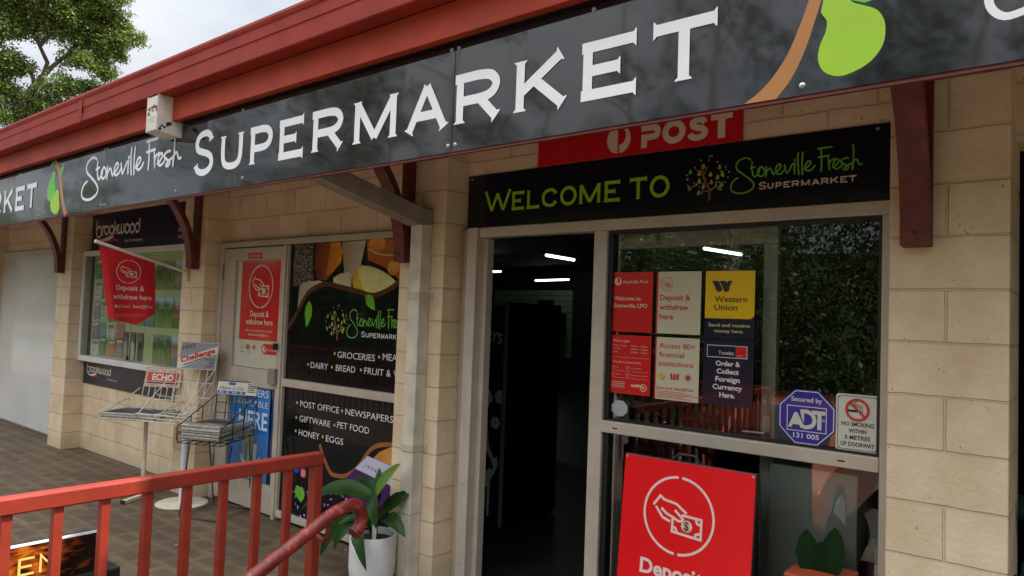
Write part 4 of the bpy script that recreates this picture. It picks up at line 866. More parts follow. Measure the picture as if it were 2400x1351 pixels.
for k, (x, z, a, b, c, _) in enumerate(spots):
    t_ = rnd.uniform(-.06, .06); q = MB(); fr = F((x+a/2, .1835, z+b/2), (math.cos(t_), 0, math.sin(t_)), (-math.sin(t_), 0, math.cos(t_)))
    q.fbox(fr, -a/2, a/2, -b/2, b/2, -.001, .001)
    nm = LC[c][0]; o = tag(q.build('leaflet', pm('leaflet_'+nm.replace(' ', '_'), LC[c][1], .6, .25, 30), org=(x, .18, z)), f'{adj[k]} {nm} leaflet pinned at left in the display case, '+('upper' if z > 1.6 else 'middle' if z > 1.35 else 'lower')+' rows', 'leaflet', 'leaflets in the display case')
    q = MB()
    for i in range(5): q.poly(fr, [(-a*.38, b*(.22-.13*i)), (a*(.05+.33*rnd.random()), b*(.22-.13*i)), (a*.2, b*(.245-.13*i)), (-a*.38, b*(.245-.13*i))], h=.0016)
    q.poly(fr, [(-a*.4, b*.28), (a*.4, b*.28), (a*.4, b*.44), (-a*.4, b*.44)], h=.0017)
    q.build('print', PAPER if c in (1, 2, 6, 4) else pm('leaflet_ink', (.22, .24, .25), .6, .7, 40), o)

# flag on its slanted pole
XF = -6.15
fl = thing('flag', 'red deposit and withdraw flag hanging from a slanted white pole', 'flag', (XF, 0, 1.9))
q = MB(); q.tube([(XF, -.03, 1.912), (XF, -.765, 2.098)], .0135, 12); q.lathe((XF, -.768, 2.099), [(.0005, -.01), (.014, -.006), (.016, .01)], 12, axis='y'); q.build('pole', OFFW, fl, smooth=True)
q = MB(); q.box(XF-.022, XF+.022, -.012, -.001, 1.83, 1.965); q.build('holder', pm('brass_holder', (.42, .30, .10), .5, .15), fl, bevel=.003)
q = MB(); q.tube([(XF, -.012, 1.905), (XF, -.055, 1.919)], .018, 10); q.build('socket', PIPEG, fl)
q = MB(); NU, NV = 26, 24; vs = []
TLc, TRc, BRc, BLc = (-.742, 2.075), (-.298, 1.972), (-.267, 1.543), (-.646, 1.498)
def flagp(a, b):
    y = (1-a)*((1-b)*TLc[0]+b*BLc[0])+a*((1-b)*TRc[0]+b*BRc[0])
    zt = (1-a)*TLc[1]+a*TRc[1]
    zb = (1.498+(1.444-1.498)*(a/.58)) if a < .58 else (1.444+(1.543-1.444)*((a-.58)/.42))
    z = zt+(zb-zt)*b
    return Vector((XF+.012*math.sin(a*9+.6)*b + .022*math.exp(-((a-.12)/.1)**2)*b, y, z))
for side in (0, 1):
    for j in range(NV+1):
        for i in range(NU+1): p = flagp(i/NU, j/NV); vs.append((p.x-.003*side, p.y, p.z))
fs_ = []; n_ = (NU+1)*(NV+1)
for j in range(NV):
    for i in range(NU):
        a = j*(NU+1)+i; fs_.append((a, a+NU+1, a+NU+2, a+1)); fs_.append((n_+a, n_+a+1, n_+a+NU+2, n_+a+NU+1))
q.add(vs, fs_); bn = q.build('banner', FLAGR, fl, smooth=True)
class FlagFrame:
    n = Vector((1, 0, 0))
    def p(s, a, b, h=0.):
        y, z = a, b
        lo, hi = 0., 1.
        aa = (y+.70)/.42; 
        for _ in range(3):
            bb = min(max((TLc[1]+(TRc[1]-TLc[1])*aa-z)/.5, 0), 1); l_ = TLc[0]+(BLc[0]-TLc[0])*bb; r_ = TRc[0]+(BRc[0]-TRc[0])*bb; aa = (y-l_)/(r_-l_)
        aa = min(max(aa, 0), 1); x = flagp(aa, bb).x
        return Vector((x+.0022+h, y, z))
ff = FlagFrame(); q = MB(); PINK = pm('flag_print', (.62, .42, .36), .6, .05)
hand_icon(q, ff, -.505, 1.878, .094, .0065)
q.text(ff, 'Deposit &', -.487, 1.725, .042, width=.225, weight=.028, align='c'); q.text(ff, 'withdraw here', -.468, 1.652, .041, width=.31, weight=.028, align='c'); q.text(ff, 'Bank local.  Bank@Post.', -.452, 1.583, .027, width=.315, weight=.012, align='c')
for k in range(2): q.poly(ff, [(-.60, 1.523-.014*k), (-.34, 1.533-.014*k), (-.34, 1.5345-.014*k), (-.60, 1.5245-.014*k)])
q.build('print', PINK, bn)

# ------------------------------------------------------------------ posters on the glass
def poster(name, lab, cat, x0, x1, z0, z1, mt, y=.1605, group=None, th=.0022):
    t = thing(name, lab, cat, ((x0+x1)/2, y, z0), group)
    q = MB(); q.box(x0, x1, y-th, y, z0, z1); q.build('sheet', mt, t, bevel=.0004, seg=1)
    return t, WALLF(y-th-.0003)
GP = 'posters on the entrance window'
POSTX = pm('poster_red_film', (.60, .010, .012), .25, .06, 3, coat=.6); CREAMX = pm('poster_cream_film', (.60, .56, .40), .25, .05, 3, coat=.6); YELX = pm('poster_yellow_film', (.80, .52, .005), .25, .05, 4, coat=.6); NAVX = pm('poster_navy_film', (.010, .011, .03), .2, .06, 3, coat=.6)
t, fr = poster('window_poster', 'red welcome poster with a round post mark, top left on entrance window', 'poster', -1.961, -1.726, 1.562, 1.869, POSTX, group=GP)
q = MB(); post_logo(q, fr, -1.929, 1.822, .022); q.text(fr, 'Australia Post', -1.90, 1.812, .017, width=.147, weight=.01); q.text(fr, 'Welcome to', -1.949, 1.724, .021, width=.155, weight=.014); q.text(fr, 'Stoneville LPO', -1.949, 1.687, .021, width=.194, weight=.014); q.build('print', CREAMT, t)
t, fr = poster('window_poster', 'red opening hours poster, bottom left on entrance window', 'poster', -1.963, -1.727, 1.245, 1.545, POSTX, group=GP)
q = MB(); q.text(fr, "We're open", -1.949, 1.508, .016, width=.098, weight=.01)
for k, (a, b) in enumerate((('Monday - Friday', '8:00am - 7:00pm'), ('Saturday', '8:00am - 7:00pm'), ('Sunday', '8:00am - 7:00pm'))): q.text(fr, a, -1.949, 1.487-.016*k, .0085, width=.083*len(a)/15); q.text(fr, b, -1.84, 1.487-.016*k, .0085, width=.094)
q.text(fr, 'This site is protected by', -1.949, 1.402, .0115, width=.167, weight=.01)
for z in (1.43, 1.36, 1.325): q.poly(fr, [(-1.95, z), (-1.74, z), (-1.74, z+.0012), (-1.95, z+.0012)])
for x, z, s in ((-1.94, 1.378, 'CCTV'), (-1.855, 1.378, 'Personal Network'), (-1.94, 1.343, 'Alarms'), (-1.855, 1.343, 'Time lock Cash services')): q.ribbon(fr, arc(x, z, .008, .008, 0, 330, 10), .002); q.text(fr, s, x+.015, z-.003, .006, width=.0042*len(s))
for k in range(4): q.poly(fr, [(-1.95, 1.303-.009*k), (-1.87, 1.303-.009*k), (-1.87, 1.306-.009*k), (-1.95, 1.306-.009*k)])
q.build('print', pm('pale_pink_print', (.62, .40, .34), .4, .05), t)
q = MB(); q.ribbon(fr, [(-1.765, 1.283), (-1.785, 1.292), (-1.815, 1.29), (-1.835, 1.29)], .011, smooth=4); q.ribbon(fr, arc(-1.765, 1.283, .017, .017, 0, 340, 16), .005, closed=True); q.disc(fr, -1.765, 1.283, .007); q.disc(fr, -1.80, 1.291, .009); q.build('art_motif', pm('ochre_print', (.7, .42, .2), .4, .1), t)
def bankmarks(q1, q2, fr, x, z, s):
    q1.poly(fr, [(x-s, z), (x, z-s), (x+s, z), (x, z+s)])
    x += s*3.6
    for k in (-1, 0, 1): q2.poly(fr, [(x+s*(.75*k-.3+.2*k), z+s*.75), (x+s*(.75*k-.28+.0*k), z-s*.75), (x+s*(.75*k+.28), z-s*.75), (x+s*(.75*k+.3+.2*k), z+s*.75)])
    x += s*3.6; P = []
    for k in range(14): a = R(90+360*k/14); r = s*(1.15 if k % 2 == 0 else .45); P.append((x+r*math.cos(a), z+r*math.sin(a)))
    q2.poly(fr, P)
t, fr = poster('window_poster', 'cream deposit and withdraw poster, top middle on entrance window', 'poster', -1.705, -1.469, 1.562, 1.869, CREAMX, group=GP)
q = MB(); q.poly(fr, [(-1.705, 1.562), (-1.697, 1.562), (-1.695, 1.869), (-1.705, 1.869)]); hand_icon(q, fr, -1.65, 1.808, .033, .0022)
for k, s in enumerate(('Deposit &', 'withdraw', 'here')): q.text(fr, s, -1.685, 1.727-.047*k, .0285, width=(.162, .154, .074)[k], weight=.012)
q.build('print', REDT, t)
t, fr = poster('window_poster', 'cream access to institutions poster, bottom middle on entrance window', 'poster', -1.704, -1.47, 1.238, 1.544, CREAMX, group=GP)
q = MB(); q.poly(fr, [(-1.704, 1.238), (-1.697, 1.238), (-1.696, 1.544), (-1.704, 1.544)])
for k, s in enumerate(('Access 80+', 'financial', 'institutions')): q.text(fr, s, -1.683, 1.491-.044*k, .026, width=(.19, .135, .185)[k], weight=.012)
q.text(fr, 'Bank local. Bank@Post.', -1.69, 1.288, .0145, width=.2, weight=.01)
for k in range(5): q.poly(fr, [(-1.69, 1.277-.0075*k), (-1.55+.05*(k % 3), 1.277-.0075*k), (-1.55+.05*(k % 3), 1.2795-.0075*k), (-1.69, 1.2795-.0075*k)])
q2 = MB(); q2.lay = 50; bankmarks(q2, q, fr, -1.665, 1.353, .0195); q.build('print', REDT, t); q2.build('bank_mark', pm('ochre_mark', (.62, .46, .05), .4, .05), t)
t = thing('window_poster', 'yellow money transfer poster with black base, top right on entrance window', 'poster', (-1.33, .16, 1.55), GP)
fr = WALLF(.1605); q = MB(); q.fbox(fr, -1.448, -1.206, 1.548, 1.869, 0, .0018); q.build('backing', NAVX, t)
fr = WALLF(.1583); q = MB(); q.poly(fr, [(-1.447, 1.645), (-1.233, 1.645)]+arc(-1.233, 1.669, .025, .024, -90, 0, 6)+[(-1.208, 1.8685), (-1.446, 1.8685)]); q.build('sheet', YELX, t)
fr = WALLF(.1575); q = MB()
for dx in (0, .036): q.poly(fr, [(-1.414+dx, 1.822), (-1.382+dx, 1.822), (-1.362+dx, 1.783), (-1.372+dx, 1.770), (-1.388+dx, 1.770)])
q.poly(fr, [(-1.352, 1.782), (-1.336, 1.822), (-1.314, 1.822), (-1.338, 1.772), (-1.348, 1.77)]); q.text(fr, 'Western', -1.40, 1.722, .029, width=.158, weight=.012); q.text(fr, 'Union', -1.40, 1.684, .029, width=.112, weight=.012); q.build('black_print', TXT, t)
q = MB(); q.text(fr, 'Send and receive', -1.327, 1.606, .0165, width=.2, weight=.012, align='c'); q.text(fr, 'money here.', -1.327, 1.579, .0165, width=.14, weight=.012, align='c'); q.build('yellow_print', pm('pale_yellow_print', (.62, .55, .28), .5, .03), t)
t, fr = poster('window_poster', 'navy foreign currency poster with white words, bottom right on entrance window', 'poster', -1.449, -1.209, 1.238, 1.545, NAVX, group=GP)
q = MB(); q.ribbon(fr, [(-1.43, 1.463), (-1.238, 1.463), (-1.238, 1.518), (-1.43, 1.518)], .003, closed=True); q.text(fr, 'Travelex', -1.375, 1.476, .019, width=.076, weight=.004)
for k, s in enumerate(('Order &', 'Collect', 'Foreign', 'Currency', 'Here.')): q.text(fr, s, -1.328, 1.424-.0365*k, .0235, width=(.118, .107, .118, .142, .075)[k], weight=.03, align='c')
q.build('white_print', pm('white_print', (.66, .66, .62), .5, .02), t)
q = MB(); q.poly(fr, [(-1.292, 1.466), (-1.24, 1.466), (-1.24, 1.5155), (-1.292, 1.5155)]); q.build('red_block', POSTR, t)
q = MB(); q.text(fr, 'worldwide', -1.285, 1.482, .007, width=.036); q.text(fr, 'money', -1.285, 1.473, .007, width=.022); q.build('small_print', CREAMT, t)
# octagonal alarm sticker
def octa(cx, cz, rx, rz): return [(cx+rx*math.cos(R(22.5+45*k))/math.cos(R(22.5)), cz+rz*math.sin(R(22.5+45*k))/math.cos(R(22.5))) for k in range(8)]
t = thing('alarm_sticker', 'blue eight sided alarm company sticker low on the entrance window', 'sticker', (-.97, .16, 1.11)); fr = WALLF(.16)
q = MB(); q.prism(fr, octa(-.971, 1.227, .119, .119), 0, .002); q.build('sheet', pm('sticker_blue', (.012, .014, .26), .3, .15, 4, coat=.4), t)
fr = WALLF(.1576); q = MB(); q.ribbon(fr, octa(-.971, 1.227, .112, .112), .004, closed=True); q.ribbon(fr, [(-1.052, 1.167), (-.889, 1.167), (-.889, 1.273), (-1.052, 1.273)], .0035, closed=True)
q.text(fr, 'Secured by', -.971, 1.294, .02, width=.13, weight=.022, align='c'); q.text(fr, '131 005', -.971, 1.137, .0215, width=.108, weight=.018, align='c'); q.text(fr, 'R', -.903, 1.217, .008)
q.ribbon(fr, arc(-.90, 1.221, .006, .006, 0, 340, 12), .0012)
q.build('white_print', pm('sticker_white', (.62, .64, .70), .4, .03), t)
q = MB(); q.poly(fr, [(-1.048, 1.18), (-1.021, 1.246), (-1.009, 1.246), (-.974, 1.18), (-.994, 1.18), (-1.0, 1.193), (-1.028, 1.193), (-1.033, 1.18)]); 
q.ribbon(fr, [(-.99, 1.252), (-.966, 1.252), (-.945, 1.24), (-.937, 1.216), (-.945, 1.195), (-.965, 1.186), (-.982, 1.185)], .017, smooth=3); q.poly(fr, [(-.998, 1.26), (-.98, 1.26), (-.98, 1.205), (-.99, 1.222)]); q.poly(fr, [(-.948, 1.26), (-.893, 1.26), (-.893, 1.243), (-.908, 1.243), (-.908, 1.18), (-.925, 1.18), (-.925, 1.243), (-.948, 1.243)]); q.build('monogram', pm('sticker_cream', (.62, .60, .50), .4, .03), t)
# no smoking plate
t = thing('no_smoking_plate', 'white no smoking within five metres plate on the entrance window', 'sign', (-.765, .16, 1.11)); fr = WALLF(.16)
def rrect(x0, x1, z0, z1, r): return arc(x1-r, z1-r, r, r, 0, 90, 4)+arc(x0+r, z1-r, r, r, 90, 180, 4)+arc(x0+r, z0+r, r, r, 180, 270, 4)+arc(x1-r, z0+r, r, r, 270, 360, 4)
q = MB(); q.prism(fr, rrect(-.85, -.681, 1.108, 1.345, .012), 0, .003); q.build('plate', pm('plate_white', (.64, .64, .56), .35, .04), t)
fr = WALLF(.1565); q = MB(); q.ribbon(fr, rrect(-.842, -.689, 1.117, 1.336, .01), .0022, closed=True)
q.poly(fr, [(-.806, 1.271), (-.757, 1.271), (-.757, 1.281), (-.806, 1.281)]); q.poly(fr, [(-.754, 1.271), (-.751, 1.271), (-.751, 1.281), (-.754, 1.281)]); q.poly(fr, [(-.748, 1.271), (-.745, 1.271), (-.745, 1.281), (-.748, 1.281)])
q.ribbon(fr, [(-.747, 1.284), (-.748, 1.296), (-.757, 1.302), (-.766, 1.302), (-.774, 1.309), (-.77, 1.318), (-.778, 1.322)], .0026, smooth=4); q.ribbon(fr, [(-.754, 1.284), (-.757, 1.294), (-.768, 1.295), (-.778, 1.304), (-.78, 1.314)], .0026, smooth=4)
for k, s in enumerate(('NO SMOKING', 'WITHIN', '5 METRES', 'OF DOORWAY')): q.text(fr, s, -.765, 1.213-.0275*k, .0175, width=(.125, .068, .098, .131)[k], weight=.02, align='c')
for x, z in ((-.836, 1.33), (-.695, 1.33), (-.836, 1.123), (-.695, 1.123)): q.disc(fr, x, z, .0024, n=10)
q.build('black_print', TXT, t)
q = MB(); q.lay = 40; q.ribbon(fr, arc(-.766, 1.282, .042, .042, 0, 350, 30), .0095, closed=True); q.ribbon(fr, [(-.797, 1.312), (-.735, 1.252)], .0095); q.build('red_ring', pm('ring_red', (.60, .03, .015), .4, .05), t)
q = MB(); fr = WALLF(.163); q.prism(fr, octa(-1.9, 1.168, .046, .04), 0, .0012); tag(q.build('sticker_back', pm('sticker_back', (.36, .38, .40), .5, .1)), 'pale grey eight sided sticker back under the opening hours poster', 'sticker')

# side door posters
t = thing('door_poster', 'tall red deposit and withdraw poster on the side door', 'poster', (-5.3, .16, 1.14)); fr = WALLF(.1665)
q = MB(); q.fbox(fr, -5.636, -4.976, 1.134, 2.01, 0, .0015); q.build('sheet', pm('poster_pale', (.55, .55, .44), .25, .04, coat=.5), t)
fr = WALLF(.1646); q = MB(); q.poly(fr, [(-5.572, 1.356), (-4.984, 1.356), (-4.982, 2.006), (-5.57, 2.006)]); q.poly(fr, [(-4.984, 1.25), (-5.18, 1.25)]+arc(-5.18, 1.292, .043, .042, -90, -270, 10)+[(-4.984, 1.334)]); q.build('red_print', POSTX, t)
fr = WALLF(.1638); q = MB(); hand_icon(q, fr, -5.277, 1.795, .172, .011); q.text(fr, 'Deposit &', -5.277, 1.549, .049, width=.275, weight=.02, align='c'); q.text(fr, 'withdraw here', -5.277, 1.484, .048, width=.395, weight=.02, align='c'); q.text(fr, 'Bank local. Bank@Post.', -5.28, 1.392, .021, width=.283, weight=.015, align='c'); q.text(fr, '80+ financial institutions accepted', -5.277, 1.427, .02, width=.39, align='c')
post_logo(q, fr, -5.178, 1.29, .028); q.text(fr, 'Australia Post', -5.14, 1.278, .02, width=.135); q.build('pale_print', CREAMT, t)
q = MB(); q2 = MB(); bankmarks(q, q2, fr, -5.514, 1.298, .025); q.build('bank_mark', MATS['ochre_mark'], t); q2.build('red_mark', REDT, t)
q = MB(); q.text(fr, 'Featuring', -5.55, 1.338, .008)
for x in (-5.54, -5.43): q.text(fr, 'member', x, 1.252, .011)
q.build('small_print', TXT, t)
t, fr = poster('door_sticker', 'small red no smoking strip on the top rail of the side door', 'sticker', -5.441, -5.24, 2.022, 2.07, POSTR, y=.1395); q = MB(); q.text(fr, 'NO SMOKING', -5.34, 2.035, .02, width=.165, weight=.02, align='c'); q.build('print', CREAMT, t)
BLU = pm('poster_blue', (.008, .17, .52), .25, .1, 2, coat=.5)
t, fr = poster('door_poster', 'bright blue orders available here poster on the lower side door', 'poster', -5.636, -5.062, .24, .982, BLU, y=.1665)
q = MB(); q.text(fr, "ORDERS", -5.085, .905, .06, width=.40, align='r'); q.text(fr, 'AVAILABLE', -5.085, .823, .052, width=.47, align='r', weight=-.005); q.text(fr, 'HERE', -5.085, .648, .142, width=.42, weight=.02, align='r'); q.text(fr, 'austra', -5.24, .245, .06, width=.22, weight=.03, align='r'); q.build('white_print', pm('ice_print', (.62, .70, .76), .4, .05), t)
for k, (x0, x1, z0, z1, c) in enumerate(((-5.435, -5.375, .36, .545, (.25, .3, .34)), (-5.36, -5.29, .35, .57, (.36, .5, .12)), (-5.275, -5.215, .40, .53, (.55, .55, .4)))):
    q = MB(); q.poly(fr, [(x0+.01, z0), (x1-.01, z0), (x1, z1), (x0, z1)], h=.0005+.0001*k); q.build('glass_print', spots_mat('drink_print_%d' % k, c, (.75, .78, .72), 38, .2), t)
q = MB(); q.disc(fr, -5.30, .57, .032, .036, h=.0012); q.disc(fr, -5.36, .56, .03, .02, h=.0013); q.build('lime_print', pm('lime_slice', (.34, .52, .08), .4, .2, 30), t)
q = MB(); q.poly(fr, [(-5.47, .44), (-5.44, .38), (-5.40, .345), (-5.30, .33), (-5.22, .35), (-5.16, .44), (-5.21, .40), (-5.30, .37), (-5.40, .375)], h=.0014); q.build('splash_print', pm('ice_splash', (.45, .65, .78), .4, .1), t)
t, fr = poster('door_sticker', 'narrow dark blue strip beside the blue poster on the side door', 'sticker', -5.032, -4.976, .46, .935, pm('strip_blue', (.012, .03, .17), .3, .2), y=.1665)

# ------------------------------------------------------------------ printed film on the shop window
wg = thing('window_graphic', 'black printed window film with cheeses, leaves and white shop wording', 'window film', (-4.15, .17, .08))
FILM = pm('black_film', (.006, .006, .007), .04, .2, 3, spec=.22)
q = MB(); q.box(-4.875, -3.44, .1655, .168, 1.083, 2.125); q.box(-4.875, -3.44, .1655, .168, .075, 1.025); q.build('film', FILM, wg)
fr = WALLF(.1652)
curve = [tuple(v) for v in spline([Vector(p) for p in ((-4.87, 1.47), (-4.754, 1.599), (-4.674, 1.704), (-4.584, 1.774), (-4.419, 1.813), (-4.204, 1.786), (-4.032, 1.759), (-3.883, 1.734), (-3.743, 1.766), (-3.618, 1.827), (-3.50, 1.93))], 5)]
def fill(name, mt, pts, h, smooth=0):
    P = [tuple(v) for v in spline([Vector(p) for p in pts], smooth, True)] if smooth else pts
    q = MB(); q.poly(fr, P, h=h); return q.build(name, mt, wg)
def gradm(name, c0, c1, axis=0):
    mt = bpy.data.materials.new(name); mt.use_nodes = True; n, l = mt.node_tree.nodes, mt.node_tree.links; b = n['Principled BSDF']; b.inputs['Roughness'].default_value = .2; b.inputs['Specular IOR Level'].default_value = .2; c0 = [min(.9, k*1.35) for k in c0]; c1 = [min(.9, k*1.35) for k in c1]
    t = n.new('ShaderNodeTexCoord'); s = n.new('ShaderNodeSeparateXYZ'); r = n.new('ShaderNodeValToRGB'); l.new(t.outputs['Generated'], s.inputs[0]); l.new(s.outputs[axis], r.inputs[0])
    q = n.new('ShaderNodeTexNoise'); q.inputs['Scale'].default_value = 22; q.inputs['Detail'].default_value = 4; l.new(t.outputs['Object'], q.inputs['Vector'])
    mm = n.new('ShaderNodeMixRGB'); mm.blend_type = 'MULTIPLY'; mm.inputs[0].default_value = .35; l.new(r.outputs[0], mm.inputs[1]); l.new(q.outputs['Fac'], mm.inputs[2])
    r.color_ramp.elements[0].color = (*c0, 1); r.color_ramp.elements[1].color = (*c1, 1); l.new(mm.outputs[0], b.inputs['Base Color']); return mt
seed = spots_mat('seeded_crust', (.03, .018, .02), (.42, .27, .16), 62, .28)
fill('seeded_loaf', seed, [(-4.84, 1.80), (-4.835, 2.118), (-4.60, 2.121), (-4.59, 1.95), (-4.575, 1.86), (-4.60, 1.80)], .0001)
fill('red_cheese', gradm('red_cheese', (.10, .008, .004), (.36, .07, .008)), [(-4.56, 2.12), (-4.29, 2.12), (-4.28, 2.02), (-4.33, 1.90), (-4.42, 1.84), (-4.52, 1.85), (-4.57, 1.95)], .0001)
fill('orange_cheese', gradm('orange_cheese', (.42, .14, .006), (.62, .25, .015)), [(-4.38, 2.12), (-4.27, 2.12), (-4.235, 2.05), (-4.25, 1.97), (-4.33, 1.91), (-4.42, 1.87), (-4.40, 1.98)], .0002)
fill('milk_jug', gradm('milk_white', (.30, .20, .10), (.46, .44, .33)), [(-4.25, 2.12), (-3.98, 2.12), (-4.02, 1.97), (-4.06, 1.86), (-4.20, 1.86)], .0001)
fill('egg_bowl', gradm('egg_bowl', (.30, .06, .01), (.45, .12, .012), 2), [(-3.97, 2.12), (-3.44, 2.12), (-3.44, 1.86), (-3.6, 1.83), (-3.78, 1.93), (-3.95, 1.98)], .0001)
for k, (x, z, rx, rz) in enumerate(((-3.86, 2.09, .09, .06), (-3.60, 2.0, .085, .095), (-3.68, 1.92, .06, .05))): q = MB(); q.disc(fr, x, z, rx, rz, h=.0003+.0001*k); q.build('egg', gradm('egg_%d' % k, (.50, .15, .02), (.72, .34, .07), 2), wg)
q = MB(); q.ribbon(fr, [(-3.95, 2.06), (-3.86, 2.025), (-3.74, 2.01), (-3.45, 2.0)], .01, smooth=4, h=.0008); q.build('bowl_rim', gradm('rim', (.5, .5, .25), (.4, .3, .1)), wg)
fill('white_cheese', gradm('white_cheese', (.30, .25, .17), (.58, .54, .38)), [(-4.76, 1.60), (-4.745, 1.80), (-4.69, 1.83), (-4.50, 1.84), (-4.40, 1.815), (-4.375, 1.79), (-4.34, 1.76), (-4.40, 1.70), (-4.6, 1.66)], .0004)
fill('cheese_block', gradm('cheese_block', (.52, .50, .32), (.46, .40, .22)), [(-4.33, 1.70), (-4.33, 1.86), (-4.25, 1.89), (-4.14, 1.90), (-4.12, 1.87), (-4.12, 1.70)], .0005)
fill('yellow_rind', gradm('yellow_rind', (.56, .34, .02), (.62, .42, .05)), [(-4.11, 1.83), (-4.06, 1.92), (-3.98, 1.94), (-3.88, 1.80), (-3.94, 1.68), (-4.03, 1.68)], .0006, 4)
fill('yellow_cheese', gradm('yellow_cheese', (.62, .56, .20), (.58, .56, .26)), [(-4.05, 1.90), (-3.98, 1.94), (-3.85, 1.92), (-3.72, 1.87), (-3.625, 1.80), (-3.72, 1.74), (-3.86, 1.70), (-3.93, 1.70), (-3.98, 1.77)], .0007, 3)
q = MB(); P = curve; q.add([fr.p(a, b, .0009) for a, b in P]+[fr.p(a, 1.09, .0009) for a, b in P], [(k+len(P), k+1+len(P), k+1, k) for k in range(len(P)-1)]); q.build('dark_field', FILM, wg)
q = MB(); q.ribbon(fr, curve, .036, h=.0011); q.build('brown_wave', pm('wave_brown', (.085, .025, .01), .15, .2), wg)
q = MB(); q.poly(fr, leaf2((-4.61, 1.69), (-4.63, 1.485), .05), h=.0012); q.poly(fr, leaf2((-3.955, 1.735), (-3.85, 1.63), .045), h=.0012); q.poly(fr, leaf2((-4.66, .30), (-4.60, .19), .05), h=.0012); q.poly(fr, leaf2((-4.585, .30), (-4.60, .18), .04), h=.0014); q.build('leaf_print', pm('leaf_print', (.12, .42, .02), .25, .2, 20), wg)
q = MB(); q2 = MB(); q3 = MB(); q.lay = 10; q2.lay = 18; q3.lay = 14; logo_tree(q, q2, q3, fr, -4.27, 1.405, .27, .25); q.build('tree_print', TREEB, wg); q2.build('pear_print', MATS['pear_print'], wg); q3.build('pale_leaf_print', MATS['pale_leaf_print'], wg)
q = MB(); q.lay = 10; strokes(q, fr, SCRIPT, -4.145, 1.432, .62, 1.12, .008); q.build('script_print', SGREEN, wg)
q = MB(); q.lay = 10; capword(q, fr, [('S', -3.985, -3.945, 1.441, 1.482)]+[(c, a, a+.034, 1.442, 1.472) for c, a in zip('UPERMARKET', (-3.938, -3.897, -3.857, -3.816, -3.775, -3.733, -3.692, -3.652, -3.612, -3.572))], .0065)
for s, x, z, wd in (('GROCERIES', -4.235, 1.283, .412), ('MEAT', -3.745, 1.297, .19), ('DAIRY', -4.548, 1.187, .21), ('BREAD', -4.247, 1.188, .22), ('FRUIT & VEG', -3.93, 1.19, .44), ('POST OFFICE', -4.655, .888, .47), ('NEWSPAPERS', -4.115, .888, .503), ('GIFTWARE', -4.655, .779, .375), ('PET FOOD', -4.20, .786, .35), ('HONEY', -4.655, .674, .257), ('EGGS', -4.322, .673, .2)): q.text(fr, s, x, z, .047, width=wd, weight=.004)
q.build('white_print', pm('window_white', (.66, .66, .62), .4, .02), wg)
q = MB(); q.lay = 10
for x, z in ((-4.27, 1.31), (-3.785, 1.315), (-4.585, 1.21), (-4.295, 1.21), (-3.97, 1.213), (-4.70, .913), (-4.155, .91), (-4.70, .80), (-4.235, .80), (-4.70, .70), (-4.365, .70)): q.disc(fr, x, z, .011, h=.003, n=14)
q.build('bullet_print', pm('bullet', (.45, .50, .12), .4, .1), wg)
q = MB(); q.ribbon(fr, [(-4.40, .64), (-4.344, .553), (-4.26, .46), (-4.184, .449), (-4.10, .46), (-4.013, .501), (-3.93, .57), (-3.856, .661), (-3.76, .72), (-3.60, .75)], .03, smooth=5, h=.001); q.build('orange_wave', pm('wave_orange', (.26, .10, .02), .2, .2), wg)
fill('bread_print', gradm('bread', (.45, .16, .03), (.62, .34, .10)), [(-3.80, .63), (-3.74, .68), (-3.62, .73), (-3.46, .72), (-3.46, .60), (-3.65, .60)], .0008)
q = MB(); q.poly(fr, rrect(-4.615, -4.55, .37, .435, .018), h=.001); q.build('pink_icon', pm('icon_pink', (.65, .03, .12), .3, .2, 12), wg)
q = MB(); q.ribbon(fr, rrect(-4.602, -4.563, .383, .422, .011), .004, closed=True, h=.002); q.ribbon(fr, arc(-4.5825, .4025, .009, .009, 0, 340, 14), .0035, closed=True, h=.0022); q.disc(fr, -4.571, .414, .0025, h=.0024, n=8); q.build('icon_outline', MATS['window_white'], wg)
q = MB(); q.poly(fr, rrect(-4.70, -4.635, .39, .455, .03), h=.001); q.build('blue_icon', pm('icon_blue', (.01, .06, .45), .3, .1), wg)
q = MB(); g_ = random.Random(5)
for k in range(90):
    a, b = g_.uniform(-4.72, -3.75), g_.uniform(.09, .34); an = g_.uniform(0, 6.3); L_ = g_.uniform(.015, .04)
    if g_.random() < .5+(b < .2)*.5: q.poly(fr, leaf2((a, b), (a+L_*math.cos(an), b+L_*math.sin(an)), .008), h=.0015+.00002*k)
q.build('flower_print', pm('flower_print', (.35, .22, .62), .4, .7, 30), wg)
# parcel card leaning against the window
pc = thing('gift_card_stand', 'purple and white tilted card sign against the shop window by the plant', 'card', (-3.85, .16, .3)); fr = F((-3.99, .158, .50), (math.cos(R(-24)), 0, math.sin(R(-24))), (-math.sin(R(-24)), 0, math.cos(R(-24))))
fw = WALLF(.164); q = MB(); q.prism(fw, [(-4.162, .371), (-3.958, .30), (-3.50, .33), (-3.50, .60), (-3.982, .535)], 0, .0015); q.build('purple_card', pm('card_purple', (.05, .008, .11), .3, .1), pc)
q = MB(); q.poly(fw, [(-3.982, .531), (-3.622, .479), (-3.50, .46), (-3.50, .59), (-3.615, .606), (-3.859, .636)], h=.0025); q.build('white_card', pm('card_lilac', (.55, .54, .66), .4, .03), pc)
q = MB(); q.text(fw, '. i n s a n e', -3.90, .56, .03, width=.22, h=.004, shear=.3, rot=-.12); q.build('print', pm('ink_blue', (.05, .05, .25), .5, 0), pc)

